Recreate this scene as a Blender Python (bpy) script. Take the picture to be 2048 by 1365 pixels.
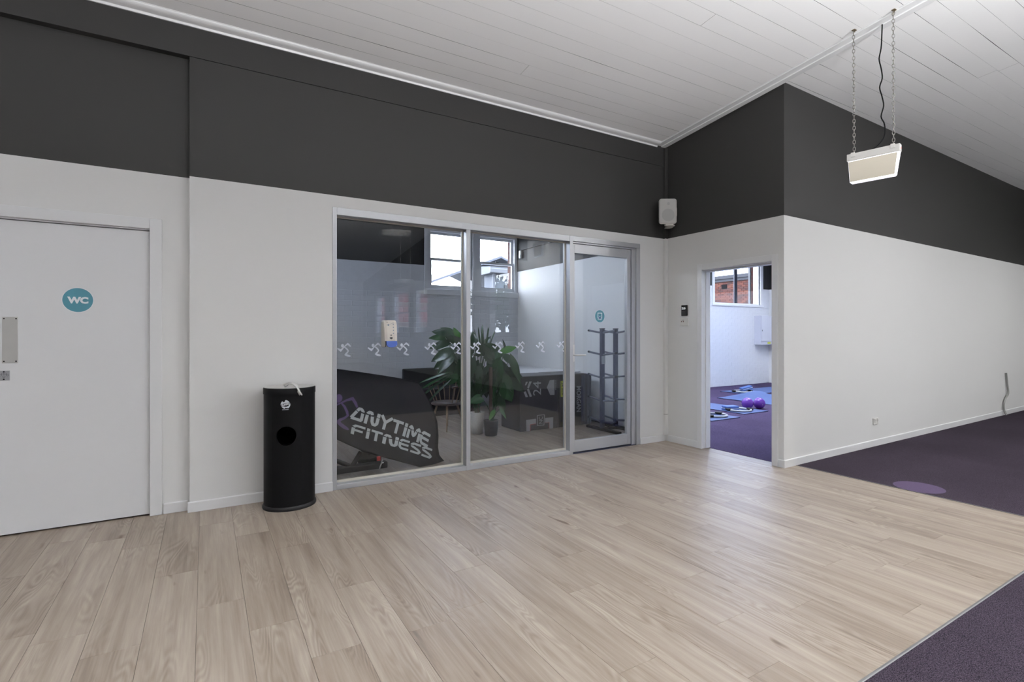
import bpy, bmesh, math, random
from mathutils import Vector, Matrix
random.seed(7)
SC = bpy.context.scene
COL = SC.collection
for o in list(bpy.data.objects):
    bpy.data.objects.remove(o, do_unlink=True)

# ------------------------------------------------------------------ camera
F, YAW, V0, H = 1030.6, math.radians(59.21), 666.7, 1.29      # focal length in px, yaw, horizon row, eye height
SY, CY = math.sin(YAW), math.cos(YAW)
cam_d = bpy.data.cameras.new('camera')
cam = bpy.data.objects.new('camera', cam_d)
COL.objects.link(cam)
cam.location = (0, 0, H)
cam.rotation_euler = (math.pi / 2, 0, YAW - math.pi / 2)
cam_d.sensor_width = 36
cam_d.lens = F / 2048 * 36
cam_d.shift_y = -(682.5 - V0) / 2048
cam_d.clip_start = .05
cam_d.clip_end = 300
SC.camera = cam

# ------------------------------------------------------------------ sky and exposure
SKY = 19.0
world = bpy.data.worlds.new('sky')
SC.world = world
world.use_nodes = True
wn, wl = world.node_tree.nodes, world.node_tree.links
wn.clear()
w_out = wn.new('ShaderNodeOutputWorld')
w_bg = wn.new('ShaderNodeBackground')
w_tc = wn.new('ShaderNodeTexCoord')
w_no = wn.new('ShaderNodeTexNoise')
w_cr = wn.new('ShaderNodeValToRGB')
w_no.inputs['Scale'].default_value = 3.2
w_no.inputs['Detail'].default_value = 6
w_no.inputs['Roughness'].default_value = .55
w_cr.color_ramp.elements[0].position = .36
w_cr.color_ramp.elements[0].color = (.34, .47, .78, 1)
w_cr.color_ramp.elements[1].position = .60
w_cr.color_ramp.elements[1].color = (.93, .95, 1.02, 1)
w_bg.inputs['Strength'].default_value = SKY
wl.new(w_tc.outputs['Generated'], w_no.inputs['Vector'])
wl.new(w_no.outputs['Fac'], w_cr.inputs['Fac'])
wl.new(w_cr.outputs['Color'], w_bg.inputs['Color'])
wl.new(w_bg.outputs['Background'], w_out.inputs['Surface'])
LAMP_UP, LAMP_DOWN = 196.0, 60.0                                # watts of an uplight and a downlight of the mostly added pendant lamps (built further down)
SC.view_settings.view_transform = 'Standard'
SC.view_settings.look = 'None'
SC.view_settings.exposure = 0.0
SC.view_settings.gamma = 1.0
SC.view_settings.use_curve_mapping = False

# ------------------------------------------------------------------ helpers
def lin(c):
    c = c / 255
    return c / 12.92 if c <= .04045 else ((c + .055) / 1.055) ** 2.4

def rgb(r, g, b):
    return (lin(r), lin(g), lin(b), 1)

def pdir(u, v):
    return (F * CY + (u - 1024) * SY, F * SY - (u - 1024) * CY, V0 - v)

def on_floor(u, v, z=0.):
    q = pdir(u, v); t = (z - H) / q[2]
    return Vector((q[0] * t, q[1] * t, z))

def on_y(u, v, y):
    q = pdir(u, v); t = y / q[1]
    return Vector((q[0] * t, y, H + q[2] * t))

def on_x(u, v, x):
    q = pdir(u, v); t = x / q[0]
    return Vector((x, q[1] * t, H + q[2] * t))

MATS = {}

def mat(name, col, rough=.5, metal=0., spec=.5, bump=0., bscale=200., var=0., vscale=3., emit=None, estr=0., coat=0., trans=0.):
    if name in MATS:
        return MATS[name]
    m = bpy.data.materials.new(name)
    m.use_nodes = True
    nt = m.node_tree; n = nt.nodes; l = nt.links
    b = n['Principled BSDF']
    b.inputs['Base Color'].default_value = col
    b.inputs['Roughness'].default_value = rough
    b.inputs['Metallic'].default_value = metal
    b.inputs['Specular IOR Level'].default_value = spec
    b.inputs['Coat Weight'].default_value = coat
    if trans:
        b.inputs['Subsurface Weight'].default_value = 0
    if emit:
        b.inputs['Emission Color'].default_value = emit
        b.inputs['Emission Strength'].default_value = estr
    if bump or var:
        tc = n.new('ShaderNodeTexCoord')
    if bump:
        no = n.new('ShaderNodeTexNoise')
        no.inputs['Scale'].default_value = bscale
        no.inputs['Detail'].default_value = 3
        bp = n.new('ShaderNodeBump')
        bp.inputs['Strength'].default_value = bump
        bp.inputs['Distance'].default_value = .004
        l.new(tc.outputs['Object'], no.inputs['Vector'])
        l.new(no.outputs['Fac'], bp.inputs['Height'])
        l.new(bp.outputs['Normal'], b.inputs['Normal'])
    if var:
        n2 = n.new('ShaderNodeTexNoise')
        n2.inputs['Scale'].default_value = vscale
        n2.inputs['Detail'].default_value = 5
        mx = n.new('ShaderNodeMix'); mx.data_type = 'RGBA'
        mx.inputs[6].default_value = tuple(c * (1 - var) for c in col[:3]) + (1,)
        mx.inputs[7].default_value = tuple(min(1, c * (1 + var)) for c in col[:3]) + (1,)
        l.new(tc.outputs['Object'], n2.inputs['Vector'])
        l.new(n2.outputs['Fac'], mx.inputs['Factor'])
        l.new(mx.outputs[2], b.inputs['Base Color'])
    MATS[name] = m
    return m

class MB:
    """collects shapes for one mesh"""
    def __init__(s):
        s.v = []; s.f = []; s.m = []; s.sm = []
    def add(s, vs, fs, mi=0, smooth=False):
        k = len(s.v)
        s.v += [tuple(p) for p in vs]
        for f in fs:
            s.f.append(tuple(i + k for i in f)); s.m.append(mi); s.sm.append(smooth)
        return s
    def box(s, a, b, mi=0, M=None):
        (x0, y0, z0), (x1, y1, z1) = a, b
        vs = [Vector((x, y, z)) for z in (z0, z1) for y in (y0, y1) for x in (x0, x1)]
        if M is not None:
            vs = [M @ p for p in vs]
        return s.add(vs, [(0, 2, 3, 1), (4, 5, 7, 6), (0, 1, 5, 4), (2, 6, 7, 3), (0, 4, 6, 2), (1, 3, 7, 5)], mi)
    def cbox(s, a, b, r=.004, mi=0, M=None):
        """box with chamfered edges"""
        (x0, y0, z0), (x1, y1, z1) = a, b
        bm = bmesh.new()
        bmesh.ops.create_cube(bm, size=1)
        for w in bm.verts:
            w.co = Vector(((x0 + x1) / 2 + w.co.x * (x1 - x0), (y0 + y1) / 2 + w.co.y * (y1 - y0), (z0 + z1) / 2 + w.co.z * (z1 - z0)))
        bmesh.ops.bevel(bm, geom=list(bm.edges), offset=r, segments=2, affect='EDGES', profile=.5)
        return s.frombm(bm, mi, M)
    def frombm(s, bm, mi=0, M=None, smooth=False):
        bm.verts.index_update()
        vs = [(M @ w.co) if M is not None else w.co.copy() for w in bm.verts]
        fs = [tuple(q.index for q in f.verts) for f in bm.faces]
        bm.free()
        return s.add(vs, fs, mi, smooth)
    def prism(s, poly, a0, a1, axis='x', mi=0):
        """polygon extruded along an axis; poly in the two other axes (x: y,z  y: x,z  z: x,y)"""
        def P(p, t):
            return (t, p[0], p[1]) if axis == 'x' else ((p[0], t, p[1]) if axis == 'y' else (p[0], p[1], t))
        n = len(poly)
        vs = [P(p, a0) for p in poly] + [P(p, a1) for p in poly]
        fs = [tuple(range(n)), tuple(range(2 * n - 1, n - 1, -1))] + [(i, i + n, (i + 1) % n + n, (i + 1) % n) for i in range(n)]
        return s.add(vs, fs, mi)
    def tube(s, pts, r, n=8, mi=0, cap=True, radii=None, smooth=True):
        pts = [Vector(p) for p in pts]
        k = len(pts)
        rings = []
        up = Vector((0, 0, 1))
        t0 = (pts[1] - pts[0]).normalized()
        if abs(t0.dot(up)) > .95:
            up = Vector((1, 0, 0))
        nrm = (up - t0 * up.dot(t0)).normalized()
        vs = []
        for i, p in enumerate(pts):
            t = (pts[min(i + 1, k - 1)] - pts[max(i - 1, 0)]).normalized()
            nrm = (nrm - t * nrm.dot(t)).normalized()
            bn = t.cross(nrm)
            rr = radii[i] if radii else r
            for j in range(n):
                a = 2 * math.pi * j / n
                vs.append(p + nrm * (rr * math.cos(a)) + bn * (rr * math.sin(a)))
        fs = [(i * n + j, i * n + (j + 1) % n, (i + 1) * n + (j + 1) % n, (i + 1) * n + j) for i in range(k - 1) for j in range(n)]
        s.add(vs, fs, mi, smooth)
        if cap:
            s.add(vs[:n], [tuple(range(n - 1, -1, -1))], mi)
            s.add(vs[-n:], [tuple(range(n))], mi)
        return s
    def lathe(s, prof, n=24, c=(0, 0, 0), mi=0, sx=1., sy=1., smooth=True, ends=True):
        """profile of (radius, z) turned about z"""
        k = len(prof); vs = []
        for r, z in prof:
            for j in range(n):
                a = 2 * math.pi * j / n
                vs.append((c[0] + sx * r * math.cos(a), c[1] + sy * r * math.sin(a), c[2] + z))
        fs = [(i * n + j, i * n + (j + 1) % n, (i + 1) * n + (j + 1) % n, (i + 1) * n + j) for i in range(k - 1) for j in range(n)]
        s.add(vs, fs, mi, smooth)
        if ends:
            s.add(vs[:n], [tuple(range(n - 1, -1, -1))], mi)
            s.add(vs[-n:], [tuple(range(n))], mi)
        return s
    def ring(s, R, r, n=32, m=8, c=(0, 0, 0), M=None, mi=0):
        vs = []
        for i in range(n):
            a = 2 * math.pi * i / n
            for j in range(m):
                b = 2 * math.pi * j / m
                p = Vector(((R + r * math.cos(b)) * math.cos(a), (R + r * math.cos(b)) * math.sin(a), r * math.sin(b)))
                p = (M @ p) if M is not None else p
                vs.append(p + Vector(c))
        fs = [(i * m + j, ((i + 1) % n) * m + j, ((i + 1) % n) * m + (j + 1) % m, i * m + (j + 1) % m) for i in range(n) for j in range(m)]
        return s.add(vs, fs, mi, True)
    def mesh(s, name):
        me = bpy.data.meshes.new(name)
        me.from_pydata(s.v, [], s.f)
        me.polygons.foreach_set('material_index', s.m)
        me.polygons.foreach_set('use_smooth', s.sm)
        me.update()
        return me
    def build(s, name, mats, parent=None, kind=None, loc=None):
        me = s.mesh(name)
        for m in (mats if isinstance(mats, (list, tuple)) else [mats]):
            me.materials.append(m)
        return link(name, me, parent, kind, loc)

def link(name, data, parent=None, kind=None, loc=None):
    o = bpy.data.objects.new(name, data)
    COL.objects.link(o)
    if loc is not None:
        o.location = loc
    if parent is not None:
        o.parent = parent
    if kind:
        o['kind'] = kind
    return o

def thing(name, label, cat, loc=(0, 0, 0), rz=0., group=None):
    o = bpy.data.objects.new(name, None)
    COL.objects.link(o)
    o.empty_display_size = .1
    o.location = loc
    o.rotation_euler = (0, 0, rz)
    return tag(o, label, cat, group)

def tag(o, label, cat, group=None):
    o['label'] = label; o['category'] = cat
    if group:
        o['group'] = group
    return o

def struct(name, label=None, loc=(0, 0, 0)):
    o = bpy.data.objects.new(name, None)
    COL.objects.link(o)
    o.location = loc
    o['kind'] = 'structure'
    if label:
        o['label'] = label
    return o

def slabel(o, label):
    o['kind'] = 'structure'; o['label'] = label
    return o

def text_mb(txt, width=None, height=None, bold=0., space=1.):
    """flat lettering as MB, centred on the origin, in its own xy plane"""
    cu = bpy.data.curves.new('lettering', 'FONT')
    cu.body = txt; cu.size = 1; cu.offset = bold; cu.space_character = space
    cu.resolution_u = 3
    o = bpy.data.objects.new('lettering', cu)
    COL.objects.link(o)
    dg = bpy.context.evaluated_depsgraph_get()
    dg.update()
    me = bpy.data.meshes.new_from_object(o.evaluated_get(dg))
    vs = [w.co.copy() for w in me.vertices]
    fs = [tuple(p.vertices) for p in me.polygons]
    bpy.data.objects.remove(o); bpy.data.meshes.remove(me); bpy.data.curves.remove(cu)
    x0 = min(p.x for p in vs); x1 = max(p.x for p in vs); y0 = min(p.y for p in vs); y1 = max(p.y for p in vs)
    sx = width / (x1 - x0) if width else None
    sy = height / (y1 - y0) if height else sx
    sx = sx or sy
    mb = MB()
    mb.add([((p.x - (x0 + x1) / 2) * sx, (p.y - (y0 + y1) / 2) * sy, 0) for p in vs], fs)
    return mb

def frame(o, xd, yd):
    """matrix that puts local x along xd, y along yd"""
    xd = Vector(xd).normalized(); yd = Vector(yd).normalized(); zd = xd.cross(yd)
    M = Matrix((xd, yd, zd)).transposed().to_4x4()
    M.translation = Vector(o)
    return M

def put(mb, M):
    mb.v = [tuple(M @ Vector(p)) for p in mb.v]
    return mb

def stroke(mb, pts, mi=0, step=None):
    """flat ribbon through (x, y, halfwidth) points in the xy plane"""
    P = [Vector((p[0], p[1])) for p in pts]; W = [p[2] for p in pts]
    vs = []
    for i in range(len(P)):
        t = (P[min(i + 1, len(P) - 1)] - P[max(i - 1, 0)]).normalized()
        n = Vector((-t.y, t.x))
        if 0 < i < len(P) - 1:
            a = (P[i] - P[i - 1]).normalized(); c = n.dot(Vector((-a.y, a.x)))
            n = n / max(.45, c)
        vs += [tuple(P[i] + n * W[i]) + (0,), tuple(P[i] - n * W[i]) + (0,)]
    mb.add(vs, [(2 * i, 2 * i + 1, 2 * i + 3, 2 * i + 2) for i in range(len(P) - 1)], mi)
    return mb

def disc(mb, cx, cy, rx, ry, n=32, z=0., mi=0):
    mb.add([(cx + rx * math.cos(2 * math.pi * i / n), cy + ry * math.sin(2 * math.pi * i / n), z) for i in range(n)], [tuple(range(n))], mi)
    return mb

# ------------------------------------------------------------------ materials
WHITE = mat('white_wall_paint', (.70, .70, .69, 1), .55, bump=.04, bscale=90)
TRIMW = mat('white_gloss_trim', (.72, .725, .73, 1), .32)
DOORW = mat('white_door_paint', (.71, .715, .725, 1), .36, bump=.02, bscale=60)
DARK = mat('charcoal_wall_paint', (.034, .0335, .0325, 1), .6, spec=.25, bump=.04, bscale=90)
CEILW = mat('white_board_paint', (.83, .83, .83, 1), .5, bump=.06, bscale=40)
GAP = mat('dark_joint_shade', (.012, .011, .010, 1), .95)  # dark colour standing for the shade in the ceiling joints
ALU = mat('satin_aluminium', (.46, .47, .49, 1), .42, metal=.6)
BEAD = mat('cream_glazing_bead', (.50, .48, .42, 1), .45, var=.12, vscale=9)
STEEL = mat('brushed_steel', (.62, .61, .585, 1), .36, metal=.55, var=.12, vscale=7)
BLACK = mat('black_powder_coat', (.0055, .0055, .006, 1), .5, spec=.08)
BLKPL = mat('black_plastic', (.010, .010, .011, 1), .5, spec=.25)
VOID = mat('black_hollow', (.004, .004, .004, 1), .8)
TEAL = mat('teal_vinyl', (.055, .20, .26, 1), .45)
PRINT = mat('white_vinyl_print', (.78, .79, .82, 1), .5)
def translucent_mat(name, col, mix, rough=.6):
    m = mat(name, col, rough)
    n = m.node_tree.nodes; l = m.node_tree.links
    t = n.new('ShaderNodeBsdfTranslucent'); t.inputs['Color'].default_value = col
    x = n.new('ShaderNodeMixShader'); x.inputs['Fac'].default_value = mix
    l.new(n['Principled BSDF'].outputs[0], x.inputs[1]); l.new(t.outputs[0], x.inputs[2]); l.new(x.outputs[0], n['Material Output'].inputs['Surface'])
    return m
FROST = translucent_mat('frosted_white_vinyl', (.93, .95, 1., 1), .55)
INK = mat('dark_print', (.03, .03, .035, 1), .5)
BRICKW = mat('white_painted_brick', (.66, .67, .70, 1), .6, bump=.35, bscale=38, var=.06, vscale=14)
SASH = mat('white_sash_paint', (.72, .73, .75, 1), .4)
LABELW = mat('off_white_plastic', (.66, .65, .62, 1), .4)

def glass_mat():
    m = bpy.data.materials.new('clear_float_glass'); m.use_nodes = True
    n = m.node_tree.nodes; l = m.node_tree.links
    n.clear()
    out = n.new('ShaderNodeOutputMaterial'); mix = n.new('ShaderNodeMixShader')
    tr = n.new('ShaderNodeBsdfTransparent'); gl = n.new('ShaderNodeBsdfGlossy'); fr = n.new('ShaderNodeFresnel')
    ge = n.new('ShaderNodeNewGeometry'); io = n.new('ShaderNodeMix')
    io.inputs[2].default_value = 1.52; io.inputs[3].default_value = 1 / 1.52     # the same air-to-glass step on both faces
    tr.inputs['Color'].default_value = (.955, .965, .965, 1)
    gl.inputs['Roughness'].default_value = .0
    l.new(ge.outputs['Backfacing'], io.inputs[0]); l.new(io.outputs[0], fr.inputs['IOR'])
    l.new(fr.outputs['Fac'], mix.inputs['Fac']); l.new(tr.outputs[0], mix.inputs[1]); l.new(gl.outputs[0], mix.inputs[2])
    l.new(mix.outputs[0], out.inputs['Surface'])
    return m
GLASS = glass_mat()

def wood_mat():
    m = bpy.data.materials.new('greige_oak_vinyl'); m.use_nodes = True
    n = m.node_tree.nodes; l = m.node_tree.links
    b = n['Principled BSDF']
    tc = n.new('ShaderNodeTexCoord'); oi = n.new('ShaderNodeObjectInfo')
    sc = n.new('ShaderNodeVectorMath'); sc.operation = 'SCALE'; sc.inputs[0].default_value = (37., 91., 13.)
    l.new(oi.outputs['Random'], sc.inputs['Scale'])
    ad = n.new('ShaderNodeVectorMath'); l.new(tc.outputs['Object'], ad.inputs[0]); l.new(sc.outputs[0], ad.inputs[1])
    def noise(scale, s, det, dist=0., rough=.55):
        mp = n.new('ShaderNodeMapping'); mp.inputs['Scale'].default_value = scale
        l.new(ad.outputs[0], mp.inputs['Vector'])
        t = n.new('ShaderNodeTexNoise'); t.inputs['Scale'].default_value = s; t.inputs['Detail'].default_value = det
        t.inputs['Distortion'].default_value = dist; t.inputs['Roughness'].default_value = rough
        l.new(mp.outputs[0], t.inputs['Vector'])
        return t.outputs['Fac']
    def math2(op, a, bb):
        q = n.new('ShaderNodeMath'); q.operation = op
        for i, x in enumerate((a, bb)):
            if isinstance(x, (int, float)): q.inputs[i].default_value = x
            else: l.new(x, q.inputs[i])
        return q.outputs[0]
    broad = noise((9, .8, 1), 1., 4, .9)
    streak = noise((26, 1.1, 1), 1., 5, .5, .6)
    fine = noise((150, 4, 1), 1., 3)
    field = noise((5.5, .8, 1), 1., 2, .4)
    rings = math2('SINE', math2('MULTIPLY', field, 150.), 0.)
    ringm = noise((4.2, 1.0, 1), 1.3, 1)
    rm = n.new('ShaderNodeMapRange'); l.new(ringm, rm.inputs[0]); rm.inputs[1].default_value = .48; rm.inputs[2].default_value = .68
    ringv = math2('MULTIPLY', math2('MULTIPLY', rings, rm.outputs[0]), .075)
    tone = math2('ADD', math2('MULTIPLY', broad, .46), math2('MULTIPLY', streak, .46))
    tone = math2('ADD', tone, math2('MULTIPLY', fine, .16))
    tone = math2('ADD', tone, ringv)
    tone = math2('ADD', tone, math2('MULTIPLY', math2('SUBTRACT', oi.outputs['Random'], .5), .10))
    cr = n.new('ShaderNodeValToRGB'); e = cr.color_ramp.elements
    e[0].position = .30; e[0].color = rgb(100, 88, 79)
    e[1].position = .76; e[1].color = rgb(174, 163, 151)
    x = e.new(.47); x.color = rgb(136, 123, 111)
    x = e.new(.58); x.color = rgb(151, 139, 127)
    l.new(tone, cr.inputs['Fac'])
    kn = noise((15, 4, 1), .7, 2, .3)
    km = n.new('ShaderNodeMapRange'); l.new(kn, km.inputs[0]); km.inputs[1].default_value = .69; km.inputs[2].default_value = .77
    mx = n.new('ShaderNodeMix'); mx.data_type = 'RGBA'; mx.inputs[7].default_value = rgb(98, 82, 70)
    l.new(km.outputs[0], mx.inputs['Factor']); l.new(cr.outputs[0], mx.inputs[6])
    l.new(mx.outputs[2], b.inputs['Base Color'])
    rr = n.new('ShaderNodeMapRange'); l.new(streak, rr.inputs[0]); rr.inputs[3].default_value = .34; rr.inputs[4].default_value = .5
    l.new(rr.outputs[0], b.inputs['Roughness'])
    b.inputs['Specular IOR Level'].default_value = .45
    bp = n.new('ShaderNodeBump'); bp.inputs['Strength'].default_value = .1; bp.inputs['Distance'].default_value = .002
    l.new(fine, bp.inputs['Height']); l.new(bp.outputs[0], b.inputs['Normal'])
    return m
WOOD = wood_mat()

def carpet_mat(name, hi):
    m = bpy.data.materials.new(name); m.use_nodes = True
    n = m.node_tree.nodes; l = m.node_tree.links
    b = n['Principled BSDF']
    tc = n.new('ShaderNodeTexCoord')
    def noise(s, d):
        t = n.new('ShaderNodeTexNoise'); t.inputs['Scale'].default_value = s; t.inputs['Detail'].default_value = d
        l.new(tc.outputs['Object'], t.inputs['Vector']); return t.outputs['Fac']
    sp = noise(260, 3); bl = noise(1.1, 3)
    cr = n.new('ShaderNodeValToRGB'); e = cr.color_ramp.elements
    e[0].position = .36; e[0].color = (.007, .0055, .009, 1)
    e[1].position = .66; e[1].color = hi
    l.new(sp, cr.inputs['Fac'])
    mr = n.new('ShaderNodeMapRange'); mr.inputs[1].default_value = .3; mr.inputs[2].default_value = .7; mr.inputs[3].default_value = .82; mr.inputs[4].default_value = 1.15
    l.new(bl, mr.inputs[0])
    mx = n.new('ShaderNodeMix'); mx.data_type = 'RGBA'; mx.blend_type = 'MULTIPLY'; mx.inputs['Factor'].default_value = 1
    l.new(cr.outputs[0], mx.inputs[6]); l.new(mr.outputs[0], mx.inputs[7])
    l.new(mx.outputs[2], b.inputs['Base Color'])
    b.inputs['Roughness'].default_value = .95; b.inputs['Specular IOR Level'].default_value = .08
    bp = n.new('ShaderNodeBump'); bp.inputs['Strength'].default_value = .7; bp.inputs['Distance'].default_value = .006
    l.new(sp, bp.inputs['Height']); l.new(bp.outputs[0], b.inputs['Normal'])
    return m
CARPET = carpet_mat('purple_black_carpet', (.070, .054, .075, 1))
CARPET2 = carpet_mat('daylit_studio_carpet', (.135, .098, .205, 1))  # hall carpet again, brighter and bluer: the studio daylight is in its colour

def red_brick_mat(name, c1, c2, mortar, scale=1.):
    m = bpy.data.materials.new(name); m.use_nodes = True
    n = m.node_tree.nodes; l = m.node_tree.links; b = n['Principled BSDF']
    tc = n.new('ShaderNodeTexCoord'); sx = n.new('ShaderNodeSeparateXYZ'); cx = n.new('ShaderNodeCombineXYZ'); ad = n.new('ShaderNodeMath')
    l.new(tc.outputs['Object'], sx.inputs[0]); l.new(sx.outputs[0], ad.inputs[0]); l.new(sx.outputs[1], ad.inputs[1])
    l.new(ad.outputs[0], cx.inputs[0]); l.new(sx.outputs[2], cx.inputs[1])
    bt = n.new('ShaderNodeTexBrick'); bt.inputs['Scale'].default_value = scale
    bt.inputs['Brick Width'].default_value = .24; bt.inputs['Row Height'].default_value = .086; bt.inputs['Mortar Size'].default_value = .007
    bt.inputs['Color1'].default_value = c1; bt.inputs['Color2'].default_value = c2; bt.inputs['Mortar'].default_value = mortar
    l.new(cx.outputs[0], bt.inputs['Vector'])
    l.new(bt.outputs['Color'], b.inputs['Base Color'])
    b.inputs['Roughness'].default_value = .9
    return m

# ------------------------------------------------------------------ main dimensions (metres)
YA, YL, XB, YC = 4.37, 4.43, 4.755, 2.90        # glazed wall, recessed wall by the WC door, return wall, right-hand wall
YK, XR = 8.10, 4.955                            # brick rear wall, inner room's right wall
SPLIT = 2.42
YV = .98                                        # where the vinyl stops and the carpet starts
XV = 4.94
def ceil_z(y):
    return 3.53 + .1097 * (YA - y)

def cells_wall(mb, along, c0, c1, a0, a1, z0, z1, holes=(), split=None, top=None):
    """wall slab between c0..c1 (thickness), running a0..a1, with rectangular holes (a, b, zlo, zhi); slot 0 below the split, 1 above"""
    A = sorted({a0, a1} | {h[0] for h in holes} | {h[1] for h in holes})
    Z = sorted({z0, z1} | {h[2] for h in holes} | {h[3] for h in holes} | ({split} if split else set()))
    A = [a for a in A if a0 <= a <= a1]; Z = [z for z in Z if z0 <= z <= z1]
    for i in range(len(A) - 1):
        for j in range(len(Z) - 1):
            am, zm = (A[i] + A[i + 1]) / 2, (Z[j] + Z[j + 1]) / 2
            if any(h[0] < am < h[1] and h[2] < zm < h[3] for h in holes):
                continue
            mi = 1 if (split and zm > split) else 0
            if along == 'x':
                mb.box((A[i], c0, Z[j]), (A[i + 1], c1, Z[j + 1]), mi)
            else:
                mb.box((c0, A[i], Z[j]), (c1, A[i + 1], Z[j + 1]), mi)
    return mb

# ------------------------------------------------------------------ floors
floor = slabel(MB().box((-6, .98, -.14), (4.90, 4.49, -.008)).box((.45, 4.49, -.14), (4.955, 8.1, -.008)).build('floor', mat('subfloor_screed', (.08, .075, .07, 1), .9)), 'pale greige timber-look plank floor')
P0, PW, PL = .165, .1972, 1.2
KNOWN = {-5: 4.15, -3: 3.82, -2: 3.29, -1: 2.82, 0: 2.495, 1: 3.36, 2: 2.68, 3: 3.335, 7: 2.05, 8: 1.202, 9: 1.495, 10: 1.86, 11: 1.397, 12: 2.0, 13: 1.108, 14: 1.562, 15: 1.40}
plank_meshes = {}
def plank(xa, xb, ya, yb):
    g = .0004
    w, d = round(xb - xa, 3), round(yb - ya, 3)
    key = (w, d)
    if key not in plank_meshes:
        b = .0007
        q = MB()
        hw, hd = w / 2 - g, d / 2 - g
        vs = [(sx * hw, sy * hd, -.008) for sx, sy in ((-1, -1), (1, -1), (1, 1), (-1, 1))] + \
             [(sx * hw, sy * hd, -b) for sx, sy in ((-1, -1), (1, -1), (1, 1), (-1, 1))] + \
             [(sx * (hw - b), sy * (hd - b), 0) for sx, sy in ((-1, -1), (1, -1), (1, 1), (-1, 1))]
        fs = [(8, 9, 10, 11)]
        for k in (0, 4):
            fs += [(k + i, k + (i + 1) % 4, k + 4 + (i + 1) % 4, k + 4 + i) for i in range(4)]
        q.add(vs, fs)
        me = q.mesh('plank'); me.materials.append(WOOD)
        plank_meshes[key] = me
    o = link('plank', plank_meshes[key], floor, loc=((xa + xb) / 2, (ya + yb) / 2, 0))
for n in range(-31, 25):
    xa, xb = P0 + n * PW, min(P0 + (n + 1) * PW, XV)
    y_hi = 8.1 if n >= 2 else 4.49
    if n < -9:
        continue
    if n == 23:
        runs = [(YV, 2.9, xa, xb), (2.9, 8.1, xa, 4.868)]
    elif n == 24:
        runs = [(YV, 2.9, xa, xb)]
    else:
        runs = [(YV, y_hi, xa, xb)]
    off = KNOWN.get(n, random.uniform(0, PL))
    for (lo, hi, xl, xh) in runs:
        cuts = [lo]
        k = math.ceil((lo + .06 - off) / PL)
        while off + k * PL < hi - .06:
            cuts.append(off + k * PL); k += 1
        cuts.append(hi)
        for ya, yb in zip(cuts, cuts[1:]):
            plank(xl, xh, ya, yb)
# left of the frame the planks go on out of view
rest = MB()
rest.box((-6, YV, -.008), (P0 - 9 * PW - .001, 4.49, 0))
rest.build('plank_field', WOOD, floor, 'stuff')

carpet = slabel(MB().box((-6, -14, -.14), (6.0, YV - .012, .003)).box((6.0, -.9, -.14), (13, YV - .012, .003)).box((XV + .004, YV - .012, -.14), (13, 3.0, .003)).build('floor_carpet', CARPET), 'dark purple-black flecked carpet')
MB().lathe([(.175, 0), (.175, .0045)], 40, (0, 0, 0)).build('carpet_dot', mat('violet_carpet_disc', (.085, .062, .112, 1), .95, spec=.1, bump=.6, bscale=160, var=.3, vscale=150), carpet, loc=(5.115, 1.955, 0))  # flat violet disc on the carpet
slabel(MB().box((4.868, 2.99, -.14), (12.6, 4.49, .003)).box((4.955, 4.49, -.14), (12.6, 8.1, .003)).build('floor_studio', CARPET2), 'studio carpet with bright bluish daylight in its colour')
tr = MB().prism([(YV - .012, .0035), (YV - .009, .0055), (YV - .002, .0055), (YV + .002, .001), (YV - .012, -.005)], -6, XV + .004, 'x')
slabel(tr.build('trim_1', mat('aluminium_edge_strip', (.20, .20, .20, 1), .5, metal=.6)), 'thin aluminium edge strip between planks and carpet')
slabel(MB().box((XV, YV, -.004), (XV + .006, YC + .01, .0045)).build('trim_2', MATS['aluminium_edge_strip']), 'thin metal strip where the planks meet the far carpet')

# ------------------------------------------------------------------ walls of the hall
GX0, GX1, GZ = .896, 4.33, 2.323
wall_a = slabel(cells_wall(MB(), 'x', YA, YA + .12, -.095, XB, 0, 3.28, [(GX0, GX1, 0, GZ)], SPLIT).build('wall_back', [WHITE, DARK]), 'white and charcoal wall around the glazed partition')
fas = MB().prism([(YA - .003, 3.283), (YA + .19, 3.283), (YA + .19, 3.62), (YA - .003, 3.54)], -6, XB, 'x')
fas.build('fascia_beam', DARK, wall_a)
DX0, DX1, DZ = -1.19, -.302, 2.045
slabel(cells_wall(MB(), 'x', YL, YL + .12, -6, -.095, 0, 3.283, [(DX0, DX1, 0, DZ)], SPLIT).build('wall_back_left', [WHITE, DARK]), 'recessed white and charcoal wall around the toilet door')
wb = MB()
OY0, OY1, OZ = 2.985, 3.872, 2.012
cells_wall(wb, 'y', XB, XB + .11, YC, YA + .12, 0, 3.53, [(OY0, OY1, 0, OZ)], SPLIT)
wb.prism([(YC, 3.53), (YA + .12, 3.53), (YA + .12, 3.55), (YC, 3.72)], XB, XB + .11, 'x', 1)
wall_b = slabel(wb.build('wall_return', [WHITE, DARK]), 'short return wall with the studio doorway')
CROT = math.radians(1.0)
wc = cells_wall(MB(), 'x', 0, .09, 0, 8.4, 0, 3.72, [], SPLIT).build('wall_right', [WHITE, DARK], loc=(XB, YC, 0))
wc.rotation_euler = (0, 0, CROT)
slabel(wc, 'long white and charcoal wall on the right above the carpet')
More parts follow.
